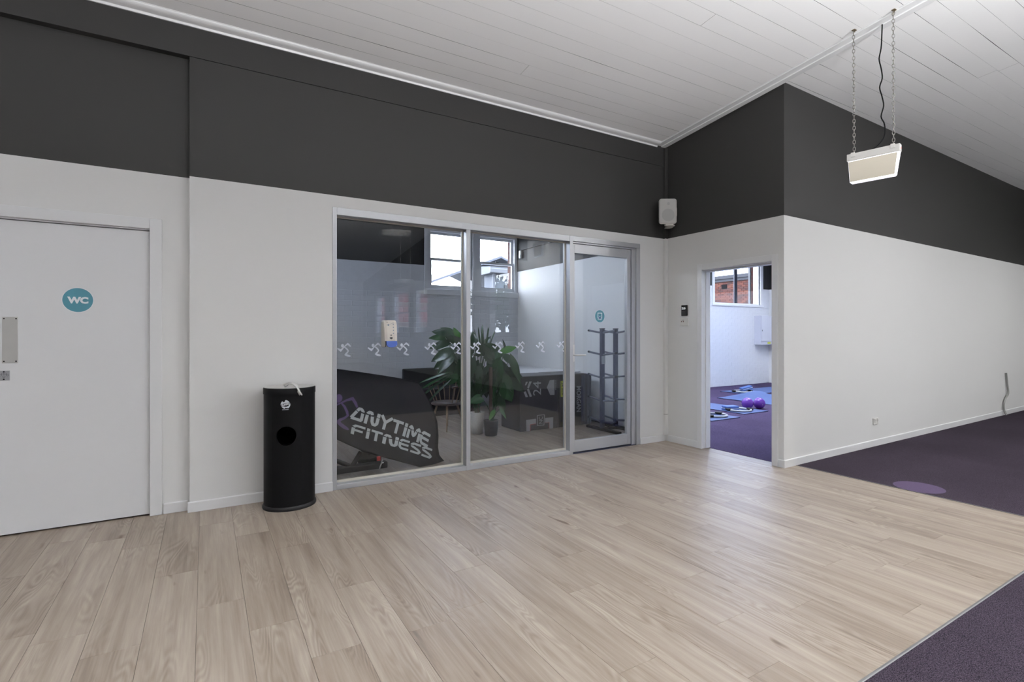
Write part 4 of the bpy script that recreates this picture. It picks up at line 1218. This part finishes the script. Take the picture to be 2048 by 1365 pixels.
for j in range(NTt + 1):
    t = j / NTt
    for i in range(NS + 1):
        s_ = i / NS
        T_, B_, L_, R_ = lerp_poly(TOPC, s_), lerp_poly(BOTC, s_), lerp_poly(LFT, t), lerp_poly(RGT, t)
        u = (1 - t) * T_[0] + t * B_[0] + (1 - s_) * L_[0] + s_ * R_[0] - ((1 - s_) * (1 - t) * 630 + s_ * (1 - t) * 834 + (1 - s_) * t * 630 + s_ * t * 901)
        v = (1 - t) * T_[1] + t * B_[1] + (1 - s_) * L_[1] + s_ * R_[1] - ((1 - s_) * (1 - t) * 732 + s_ * (1 - t) * 764 + (1 - s_) * t * 856 + s_ * t * 934)
        vs.append(on_y(u, v, flag_y(u, v)))
q.add(vs, [(j * (NS + 1) + i, (j + 1) * (NS + 1) + i, (j + 1) * (NS + 1) + i + 1, j * (NS + 1) + i + 1) for j in range(NTt) for i in range(NS)], 0, True)
fg = thing('gym_flag', 'black flag with white ANYTIME FITNESS lettering draped behind the left pane', 'flag', (0, 0, 0))
fo = q.build('cloth', FLAGM, fg)
fo.modifiers.new('thick', 'SOLIDIFY').thickness = .003
def cloth_strokes(glyphs, org, ex, ey, width, slit=(.66, .73), bend=0.):
    mb = MB(); x0 = 0.
    total = sum(g_[0] for g_ in glyphs)
    for w, w0, strokes, cut in glyphs:
        for st_ in strokes:
            P = [Vector(p) for p in st_]
            dense = []
            for a, b in zip(P, P[1:]):
                n = max(1, int((b - a).length / .045))
                dense += [a.lerp(b, k / n) for k in range(n)]
            dense.append(P[-1])
            vs = []
            for i, p in enumerate(dense):
                t = (dense[min(i + 1, len(dense) - 1)] - dense[max(i - 1, 0)]).normalized()
                nn = Vector((-t.y, t.x)) * width
                for e in (p + nn, p - nn):
                    xx = (x0 + e.x * w / w0) / total; yy = e.y
                    bb = bend * max(0, xx - .62) ** 2
                    u = org[0] + ex[0] * xx + ey[0] * yy - 30 * bb
                    v = org[1] + ex[1] * xx + ey[1] * yy + 100 * bb
                    vs.append(on_y(u, v, flag_y(u, v) - .0045))
            fs = []
            for i in range(len(dense) - 1):
                my = (dense[i].y + dense[i + 1].y) / 2
                if cut and slit[0] < my < slit[1]:
                    continue
                fs.append((2 * i, 2 * i + 1, 2 * i + 3, 2 * i + 2))
            mb.add(vs, fs)
        x0 += w
    return mb
GA = (1.15, 1., [[(.10, .10), (.30, .5), (.50, .90), (.66, .92), (.80, .78), (.82, .10)], [(.08, .10), (.86, .10)]], True)
GN = (1.2, 1., [[(.12, 0), (.12, .75), (.22, .90), (.38, .90), (.46, .7), (.52, .3), (.62, .10), (.76, .10), (.86, .25), (.86, 1)]], True)
GY = (1.0, .9, [[(.06, 1), (.40, .55), (.40, 0)], [(.42, .55), (.84, 1)]], False)
GT = (.9, .9, [[(.02, .90), (.86, .90)], [(.42, .80), (.42, 0)]], False)
GI = (.40, .36, [[(.18, 0), (.18, 1)]], True)
GM = (1.05, 1.1, [[(.10, 0), (.10, .75), (.22, .92), (.34, .80), (.46, .40), (.54, .30), (.62, .40), (.76, .80), (.88, .92), (1.0, .75), (1.0, 0)]], True)
GE = (.85, .95, [[(.86, .90), (.26, .90), (.12, .75), (.12, .25), (.26, .10), (.86, .10)], [(.14, .50), (.82, .50)]], True)
GF = (1.05, .9, [[(.86, .90), (.26, .90), (.12, .75), (.12, 0)], [(.14, .46), (.74, .46)]], True)
GS = (.85, .95, [[(.86, .90), (.26, .90), (.12, .78), (.16, .62), (.70, .40), (.84, .26), (.74, .10), (.08, .10)]], True)
FLP = mat('white_flag_print', (.50, .52, .53, 1), .55)
cloth_strokes([GA, GN, GY, GT, GI, GM, GE], (698.5, 837), (160, 53), (7, -26), .105, bend=.5).build('upper_lettering', FLP, fg)
cloth_strokes([GF, GI, GT, GN, GE, GS, GS], (700.5, 867.5), (163, 50), (4, -20), .105, bend=.15).build('lower_lettering', FLP, fg)
rm_ = runner_mb(1., .6)
ca_, sa_ = math.cos(math.radians(20)), math.sin(math.radians(20))
def fig_px(p):
    return 676.6 + 73 * (p[0] * ca_ + p[1] * sa_), 820 - 69 * (-p[0] * sa_ + p[1] * ca_)
rm_.v = [tuple(on_y(*fig_px(p), flag_y(*fig_px(p)) - .0045)) for p in rm_.v]
rm_.build('purple_figure', mat('purple_flag_print', (.085, .045, .15, 1), .55), fg)

# ------------------------------------------------------------------ plants
def leaf_mesh(name, L, W, m, droop=.25, heart=True, n=9):
    q = MB(); vs = []
    for i in range(n + 1):
        t = i / n
        if heart:
            w = W * (math.sin(math.pi * min(1, t ** .75)) ** .8) * (1 - .25 * t)
        else:
            w = W * math.sin(math.pi * min(1, .04 + .96 * t)) ** .6
        if i == n: w = .0005
        if i == 0: w = W * (.25 if heart else .12)
        y = L * t; z = -droop * L * t * t
        for k, f_ in ((-1, 1), (-.5, .5), (0, 0), (.5, .5), (1, 1)):
            vs.append((k * w, y - (heart and .10 * L * f_ * (1 - t) ** 3 or 0), z + .16 * W * abs(k) * (1 if heart else .7) + .05 * W * math.sin(7 * t + k)))
    q.add(vs, [(i * 5 + j, i * 5 + j + 1, (i + 1) * 5 + j + 1, (i + 1) * 5 + j) for i in range(n) for j in range(4)], 0, True)
    me = q.mesh(name); me.materials.append(m)
    return me
def leaf_mat(name, col):
    m = translucent_mat(name, col, .22, .28)
    return m
LG = [leaf_mat('dark_leaf', (.010, .042, .016, 1)), leaf_mat('mid_leaf', (.018, .075, .022, 1)), leaf_mat('bright_leaf', (.05, .19, .03, 1))]
LM = {}
for k in range(3):
    LM['b', k] = leaf_mesh('broad_leaf', .30, .085, LG[k], .22)
    LM['l', k] = leaf_mesh('lance_leaf', .30, .050, LG[k], .30)
    LM['s', k] = leaf_mesh('strap_leaf', .42, .015, LG[k], .12, False)
RV, UV, TV = Vector((SY, -CY, 0)), Vector((0, 0, 1)), Vector((-CY, -SY, 0))
def put_leaf(plant, org, crown, u, v, y, ang, size, kind='b', g=0, face=.8, away=0.):
    base = on_y(u, v, y)
    a = math.radians(ang)
    d = (RV * math.cos(a) + UV * math.sin(a) - TV * away).normalized()
    nrm = TV * face + UV * .55 + RV * random.uniform(-.45, .45)
    nrm = (nrm - d * nrm.dot(d)).normalized()
    xd = d.cross(nrm)
    M = Matrix((xd, d, nrm)).transposed().to_4x4() @ Matrix.Scale(size / .30, 4)
    M.translation = base - Vector(org)
    o = link('leaf', LM[kind, g], plant)
    o.matrix_local = M
    c0 = Vector(crown) + Vector((random.uniform(-.03, .03), random.uniform(-.03, .03), 0))
    mid = c0.lerp(base, .55) + Vector((0, 0, .10 * (base - c0).length))
    MB().tube([p - Vector(org) for p in smooth_path([c0, mid, base], 3)], .0042, 5, radii=None).build('stalk', LG[1], plant)
def pot(parent, m, r0, r1, h, soil):
    MB().lathe([(r0 * .9, 0), (r0, .004), ((r0 + r1) / 2 * 1.02, h * .5), (r1, h - .01), (r1, h), (r1 - .012, h), (r1 - .016, h - .03), (.01, h - .03)], 32).build('pot', m, parent)
    MB().lathe([(r1 - .018, h - .026), (r1 * .5, h - .018), (.01, h - .016)], 24).build('soil', soil, parent)
SOIL = mat('dark_soil', (.02, .014, .010, 1), .95, bump=.8, bscale=120)
oa = (3.015, 5.93, 0)
pa = thing('potted_plant', 'large dark leafy plant in the white speckled pot', 'plant', oa)
pot(pa, mat('white_terrazzo', (.50, .49, .46, 1), .6, var=.35, vscale=160), .072, .092, .275, SOIL)
ca = (3.015, 5.93, .265)
for (u, v, dy, ang, size, kind, g) in (
    (902, 668, .0, 168, .26, 'b', 0), (899, 686, .05, 190, .26, 'b', 0), (902, 702, .0, 205, .28, 'b', 0), (905, 716, -.05, 222, .27, 'b', 0), (918, 676, .1, 118, .15, 'b', 2), (905, 662, .08, 160, .16, 'l', 1),
    (926, 690, .0, 150, .25, 'b', 0), (935, 704, -.05, 200, .27, 'b', 0), (930, 722, -.1, 235, .27, 'b', 0), (945, 716, -.1, 262, .28, 'b', 0), (950, 695, .0, 100, .22, 'b', 0), (955, 734, -.1, 285, .22, 'b', 0),
    (972, 712, -.05, 320, .22, 'b', 0), (965, 698, .05, 60, .2, 'b', 0), (925, 742, -.1, 250, .22, 'b', 1), (915, 752, -.1, 215, .22, 'b', 1), (938, 752, -.12, 275, .2, 'b', 0), (958, 756, -.1, 265, .18, 'b', 1), (975, 745, -.1, 290, .2, 'b', 0), (930, 700, .1, 110, .25, 'b', 0), (942, 726, .08, 180, .3, 'b', 0), (940, 740, .1, 320, .3, 'b', 0),
    (962, 708, .0, 95, .25, 's', 0), (966, 712, .0, 88, .26, 's', 0), (970, 706, .0, 80, .24, 's', 1), (958, 704, .0, 104, .22, 's', 0), (974, 704, .0, 70, .20, 's', 0), (964, 704, .05, 92, .27, 's', 1), (972, 700, .05, 84, .22, 's', 0), (976, 706, .05, 76, .22, 's', 1),
    (890, 676, .05, 176, .20, 'b', 1), (912, 700, .12, 175, .30, 'b', 0), (908, 712, .12, 210, .32, 'b', 0), (915, 726, .1, 230, .32, 'b', 0), (928, 712, .12, 250, .34, 'b', 0), (948, 706, .12, 215, .34, 'b', 0), (952, 722, .12, 240, .34, 'b', 0), (960, 728, .12, 275, .32, 'b', 0), (978, 722, .12, 300, .32, 'b', 0), (985, 730, .12, 330, .28, 'b', 0),
    (968, 714, .15, 10, .30, 'b', 0), (955, 712, .15, 60, .26, 'b', 0), (942, 698, .15, 120, .28, 'b', 0), (925, 684, .12, 145, .26, 'b', 0), (935, 764, .0, 262, .22, 'b', 0), (950, 770, .0, 272, .2, 'b', 1), (968, 762, .05, 282, .24, 'b', 0), (982, 748, .05, 250, .26, 'b', 0),
    (900, 748, -.05, 205, .34, 's', 1), (900, 752, -.05, 212, .36, 's', 0), (902, 744, -.05, 196, .32, 's', 1), (905, 756, -.05, 222, .32, 's', 0), (960, 792, -.15, 200, .14, 'b', 1)):
    put_leaf(pa, oa, ca, u, v, 5.90 + dy, ang, size, kind, g, away=random.uniform(-.3, .3))
MB().tube([(0, 0, .26), (.01, .0, .5), (-.02, .02, .8), (-.05, .0, 1.02)], .016, 8, radii=[.018, .015, .012, .008]).build('stem', mat('brown_stem', (.07, .045, .03, 1), .7), pa)
ob = (3.10, 5.72, 0)
pb = thing('potted_plant', 'climbing plant with broad drooping leaves in the black pot', 'plant', ob)
pot(pb, BLKPL, .078, .094, .195, SOIL)
cb = (3.10, 5.72, .185)
for (u, v, dy, ang, size, kind, g) in (
    (998, 722, -.02, 262, .34, 'b', 1), (1020, 713, -.05, 296, .36, 'l', 1), (1004, 704, .0, 22, .20, 'b', 2), (1004, 706, .02, 205, .20, 'b', 1), (1010, 698, .0, 96, .12, 'l', 0), (996, 700, .05, 150, .2, 'b', 0),
    (1008, 752, .0, 300, .24, 'b', 1), (1022, 760, .02, 318, .25, 'b', 0), (1015, 770, .0, 285, .24, 'b', 1), (1006, 768, -.04, 268, .22, 'b', 1), (990, 752, .0, 240, .22, 'b', 0), (988, 775, .0, 252, .20, 'b', 0), (1012, 740, .05, 340, .24, 'b', 0),
    (966, 800, -.05, 188, .17, 'b', 1), (1000, 796, -.05, 285, .20, 'b', 0), (990, 822, -.06, 232, .14, 'b', 2), (1000, 818, -.06, 310, .15, 'l', 1), (990, 735, .05, 200, .24, 'b', 0), (985, 718, .08, 120, .22, 'b', 0), (1002, 726, .06, 285, .36, 'b', 0), (994, 744, .06, 262, .30, 'b', 0), (1010, 748, .06, 312, .32, 'b', 0), (1004, 762, .05, 296, .30, 'b', 0), (996, 716, .08, 235, .28, 'b', 0), (1006, 712, .06, 330, .22, 'b', 1), (984, 764, .05, 230, .22, 'b', 0), (994, 788, .03, 265, .20, 'b', 0), (1000, 782, .0, 320, .2, 'b', 1)):
    put_leaf(pb, ob, cb, u, v, 5.70 + dy, ang, size, kind, g, away=random.uniform(-.3, .3))
MB().tube([(0, .01, .18), (.005, .01, .55), (.0, .01, .86)], .024, 8).build('moss_pole', mat('coir_pole', (.06, .04, .028, 1), .9, bump=.8, bscale=90), pb)

# ------------------------------------------------------------------ studio kit
MATB = mat('blue_exercise_mat', (.048, .085, .225, 1), .6, bump=.1, bscale=150)
MATE = mat('navy_mat_edge', (.012, .018, .06, 1), .7)
def mat_sheet(xa, xb, ya, yb, lift=None):
    q = MB(); nx, ny, th_ = 10, 22, .010
    def zz(i, j):
        z = .004
        if lift and i >= 0:
            x = xa + (xb - xa) * i / nx; y = ya + (yb - ya) * j / ny
            z += lift[3] * math.exp(-((x - lift[0]) ** 2 + (y - lift[1]) ** 2) / lift[2] ** 2)
        return z
    top = [(xa + (xb - xa) * i / nx, ya + (yb - ya) * j / ny, zz(i, j) + th_) for j in range(ny + 1) for i in range(nx + 1)]
    bot = [(x, y, z - th_) for x, y, z in top]
    W_ = nx + 1
    q.add(top, [(j * W_ + i, j * W_ + i + 1, (j + 1) * W_ + i + 1, (j + 1) * W_ + i) for j in range(ny) for i in range(nx)], 0, True)
    q.add(bot, [((j + 1) * W_ + i, (j + 1) * W_ + i + 1, j * W_ + i + 1, j * W_ + i) for j in range(ny) for i in range(nx)], 1)
    per = [i for i in range(W_)] + [j * W_ + nx for j in range(1, ny + 1)] + [ny * W_ + i for i in range(nx - 1, -1, -1)] + [j * W_ for j in range(ny - 1, 0, -1)]
    allv = top + bot; n = len(top)
    q.add(allv, [(per[k], per[k] + n, per[(k + 1) % len(per)] + n, per[(k + 1) % len(per)]) for k in range(len(per))], 1)
    return q
GM_ = 'exercise mats on the studio carpet'
for (x0, x1, y0, y1, lift, lab) in ((6.33, 6.985, 4.95, 6.75, None, 'blue exercise mat nearest the doorway, cut off by the door jamb'),
                                   (7.31, 7.94, 5.11, 6.9, None, 'blue exercise mat under the purple balls'),
                                   (8.68, 9.32, 4.75, 6.66, (9.32, 6.2, .34, .15), 'blue exercise mat with a raised corner behind the purple balls'),
                                   (9.72, 11.5, 6.66, 7.38, None, 'farthest blue exercise mat by the brick wall'),
                                   (9.66, 10.3, 4.7, 6.48, None, 'blue exercise mat half hidden by the right door jamb')):
    o = mat_sheet(x0, x1, y0, y1, lift).build('exercise_mat', [MATB, MATE])
    tag(o, lab, 'exercise mat', GM_)
GREY = mat('grey_ring_foam', (.42, .43, .45, 1), .5)
def ring_kit(c, rot, lab, tilt=0.):
    t = thing('pilates_ring', lab, 'pilates ring', c, rot, 'pilates rings on the mats')
    M = Matrix.Rotation(tilt, 4, 'X')
    MB().ring(.18, .016, 36, 8, c=(0, 0, .017 + .18 * math.sin(abs(tilt))), M=M).build('hoop', GREY, t)
    for s_ in (-1, 1):
        q = MB().lathe([(.01, -.06), (.030, -.055), (.036, -.02), (.036, .02), (.030, .055), (.01, .06)], 14, sy=.6)
        o = q.build('grip_pad', BLKPL, t)
        o.matrix_local = Matrix.Translation((s_ * .185, 0, .024 + .18 * math.sin(abs(tilt)))) @ Matrix.Rotation(math.pi / 2, 4, 'X')
    return t
def foam_block(c, rot, lab, tilt=0.):
    t = thing('foam_block', lab, 'foam block', c, rot, 'foam blocks on the mats')
    M = Matrix.Rotation(tilt, 4, 'Y')
    MB().cbox((-.115, -.075, .001), (.115, .075, .028), .006, M=M).build('lower_layer', mat('blue_foam', (.07, .14, .38, 1), .6), t)
    MB().cbox((-.116, -.076, .0285), (.116, .076, .0335), .001, M=M).build('white_layer', PRINT, t)
    MB().cbox((-.115, -.075, .034), (.115, .075, .068), .008, M=M).build('upper_layer', MATS['blue_foam'], t)
    return t
MZ = .0145
p = on_floor(1440, 836); ring_kit((6.74, 5.22, MZ), .3, 'grey pilates ring around the block on the nearest mat')
foam_block((6.62, 5.34, MZ), math.radians(25), 'blue foam block inside the ring on the nearest mat')
ring_kit((7.55, 5.37, MZ), -.45, 'grey pilates ring with a black grip in front of the purple balls')
foam_block((7.50, 5.50, MZ), math.radians(-15), 'blue foam block left of the purple balls')
ring_kit((9.98, 7.02, MZ), -.45, 'grey pilates ring on the farthest mat')
foam_block((10.06, 6.98, MZ), math.radians(-30), 'blue foam block leaning on the ring of the farthest mat', -.28).location.z = MZ + .05
PURP = mat('purple_ball_vinyl', (.13, .035, .32, 1), .22)
b1_, b2p = on_floor(1495, 820), on_floor(1518.5, 818.5)
for (x, y, z, lab) in ((b1_.x, b1_.y, .0145, 'purple exercise ball beside the foam block'), (b2p.x, b2p.y, .003, 'purple exercise ball on the right, on the carpet')):
    b = thing('exercise_ball', lab, 'exercise ball', (x, y, z), random.uniform(0, 6), 'purple exercise balls')
    prof = [(max(.0005, .095 * math.sin(math.pi * i / 20)), .095 - .095 * math.cos(math.pi * i / 20)) for i in range(21)]
    MB().lathe(prof, 32, ends=False).build('ball', PURP, b)
    MB().lathe([(.0065, -.001), (.0065, .0015), (.003, .002)], 10).build('valve', mat('pale_valve', (.6, .55, .7, 1), .4), b).matrix_local = Matrix.Rotation(random.uniform(0, 6.), 4, 'Z') @ Matrix.Translation((0, -.094, .08)) @ Matrix.Rotation(math.pi / 2, 4, 'X')
eb = thing('electrical_box', 'pale grey electrical cabinet on the studio brick wall', 'electrical box', (11.99, 7.90, .995))
MB().cbox((0, .012, 0), (.57, .198, .735), .006).build('cabinet', mat('pale_grey_steel', (.55, .56, .62, 1), .4), eb)
MB().cbox((.006, -.004, .09), (.564, .012, .72), .004).build('cabinet_door', MATS['pale_grey_steel'], eb)
MB().cbox((.02, -.010, .34), (.035, -.004, .38), .002).build('latch', BLKPL, eb)
MB().box((.27, .0105, .02), (.40, .0118, .07)).build('warning_label', mat('yellow_green_label', (.45, .50, .04, 1), .5), eb)

# ------------------------------------------------------------------ outdoors
slabel(MB().box((-60, -70, -.8), (80, 70, -.6)).build('ground', mat('grey_asphalt', (.09, .09, .09, 1), .9)), 'grey yard outside the windows')
def brick_col_mat():
    m = bpy.data.materials.new('orange_red_brick'); m.use_nodes = True
    n = m.node_tree.nodes; l = m.node_tree.links
    oi = n.new('ShaderNodeObjectInfo'); cr = n.new('ShaderNodeValToRGB')
    e = cr.color_ramp.elements
    e[0].color = (.026, .008, .006, 1); e[1].color = (.082, .026, .013, 1)
    x = e.new(.4); x.color = (.056, .013, .007, 1)
    x = e.new(.7); x.color = (.070, .018, .009, 1)
    l.new(oi.outputs['Random'], cr.inputs[0]); l.new(cr.outputs[0], n['Principled BSDF'].inputs['Base Color'])
    n['Principled BSDF'].inputs['Roughness'].default_value = .9
    return m
RB = red_brick_mat('red_brick_wall', (.060, .016, .009, 1), (.040, .011, .007, 1), (.04, .034, .03, 1))
NBX = 17.5
nb = thing('brick_building', 'orange-red brick building with a grey coping outside the studio window', 'building', (NBX, 9, -.6))
MB().box((0, 0, 0), (7, 10, 4.0)).build('wall', RB, nb)
MB().cbox((-.10, -.05, 4.0), (7, 10, 4.14), .01).box((-.06, -.03, 3.90), (0, 10, 4.0)).build('coping', mat('grey_coping', (.0125, .0135, .018, 1), .7), nb)
bo = brick_col_mat()
q = MB().box((-.012, -.0945, -.0315), (.02, .0945, .0315)); bme = q.mesh('brick'); bme.materials.append(bo)
wall_nb = [c_ for c_ in nb.children if c_.name.startswith('wall')][0]
for r_ in range(26):
    for k in range(11):
        y = 11.55 + k * .20 + (.10 if r_ % 2 else 0); z = 3.345 - r_ * .0735 - .04
        if 12.92 < y < 13.28 and r_ in (2, 3, 4):
            continue
        link('brick', bme, nb, loc=(-.002, y - 9, z + .6))
MB().box((-.01, 3.98, 3.62), (.02, 4.22, 3.80)).build('air_vent', mat('dark_vent', (.006, .0055, .006, 1), .9, spec=.1), nb)
wh = thing('white_outbuilding', 'white outbuilding with a gutter and downpipe outside the right sash window', 'building', (7.55, 14, -.6))
WEX = mat('pale_render', (0.0527, 0.0595, 0.0723, 1), .7)
MB().box((.12, 0, 0), (3.2, .6, 3.72)).build('wall', WEX, wh)
MB().prism([(-.22, 3.72), (.62, 3.72), (.62, 4.0), (-.22, 3.92)], -.10, 3.3, 'x').build('roof', mat('pale_metal_roof', (0.0425, 0.0476, 0.0595, 1), .5), wh)
MB().cbox((-.16, -.34, 3.72), (3.3, -.22, 3.86), .02).build('gutter', mat('white_gutter', (0.0638, 0.0680, 0.0765, 1), .5), wh)
MB().tube([(.10, -.10, 3.76), (.10, -.06, 3.6), (.10, -.06, .02)], .05, 10).build('downpipe', MATS['white_gutter'], wh)
wnd = MB().box((.50, -.03, 2.2), (1.15, .02, 3.40)).build('window_frame', mat('grey_weathered_frame', (0.0272, 0.0281, 0.0314, 1), .7), wh)
MB().box((.62, -.04, 2.3), (1.03, -.028, 3.22)).build('window_pane', mat('sky_lit_pane', (0.0595, 0.0723, 0.1020, 1), .1), wnd)
sh = thing('metal_roofed_shed', 'distant blue-grey metal roof seen low in the sash windows', 'building', (8.0, 26, .0))
MB().box((1.0, 0, 0), (9, 8, 3.2)).build('wall', WEX, sh)
q = MB().prism([(0.4, 3.2), (6.6, 5.6), (12.8, 3.2), (12.8, 3.32), (6.6, 5.72), (0.4, 3.32)], -.3, 8.3, 'y')
rf = q.build('roof', mat('blue_grey_iron', (0.0382, 0.0450, 0.0638, 1), .45), sh)
q = MB()
for k in range(1, 12):
    x = .4 + 6.2 * k / 12; z = 3.32 + 2.4 * k / 12
    q.box((x - .02, -.31, z + .0), (x + .02, -.29, z + .03))
q.build('roof_ribs', MATS['blue_grey_iron'], rf, 'stuff')
MB().box((4.945 - .035, YK + .2, 2.03), (4.945, YK + .3, 3.06)).build('brick_reveal', RB, w3)
MB().box((12.24 - .03, YK + .17, 2.0), (12.24, YK + .3, 3.3)).build('brick_reveal', RB, w4)
MB().cbox((12.24 - .06, YK + .24, 2.0), (12.24 - .03, YK + .30, 3.3), .005).build('outer_bead', mat('white_gutter', None), w4)
rb2 = thing('red_building', 'red rendered building with cream cornices mirrored in the left pane', 'building', (7.6, -24, -.6))
REDW = mat('red_render', (.30, .05, .055, 1), .8); CRE = mat('cream_moulding', (.30, .27, .20, 1), .8)
MB().box((0, -6, 0), (6.0, 0, 4.5)).build('wall', REDW, rb2)
for z0, z1, d in ((4.5, 4.85, .35), (3.75, 3.9, .18), (2.5, 2.65, .15)):
    MB().cbox((-.2, -6.2, z0), (6.2, d, z1), .03).build('cornice', CRE, rb2)
MB().prism([(1.4, 4.85), (4.6, 4.85), (3.0, 5.7)], -.4, .3, 'y').build('pediment', CRE, rb2)
MB().prism([(.2, 4.85), (-5.8, 4.85), (-2.8, 6.6)], 0, 6.0, 'x').build('roof', mat('grey_slate', (.09, .09, .10, 1), .7), rb2)
for x in (.5, 1.9, 3.3, 4.7):
    f_ = MB().box((x - .10, 0, .9), (x + .70, .10, 2.4)).build('window_surround', CRE, rb2)
    MB().box((x, .10, 1.0), (x + .6, .112, 2.3)).build('window_pane', mat('dark_far_pane', (.03, .035, .045, 1), .15), f_)

tr_ = thing('street_tree', 'leafy tree outside mirrored in the right pane', 'tree', (14.5, -16.5, -.6))
MB().tube([(0, 0, 0), (.1, 0, 1.6), (-.1, .1, 3.2)], .18, 8, radii=[.2, .16, .1]).build('trunk', mat('tree_bark', (.06, .045, .035, 1), .9), tr_)
q = MB()
for k in range(1600):
    a, b, r_ = random.uniform(0, 6.283), random.uniform(-1, 1), 2.1 * random.random() ** .4
    c = Vector((r_ * math.cos(a) * math.sqrt(1 - b * b), r_ * math.sin(a) * math.sqrt(1 - b * b), 3.6 + 1.5 * r_ / 2.1 * b))
    d1 = Vector((random.uniform(-1, 1), random.uniform(-1, 1), random.uniform(-1, 1))).normalized() * .16
    d2 = d1.cross(Vector((random.uniform(-1, 1), random.uniform(-1, 1), random.uniform(-1, 1)))).normalized() * .09
    q.add([c - d1, c + d2, c + d1, c - d2], [(0, 1, 2, 3)])
q.build('crown', leaf_mat('tree_leaf', (.05, .09, .03, 1)), tr_, 'stuff')
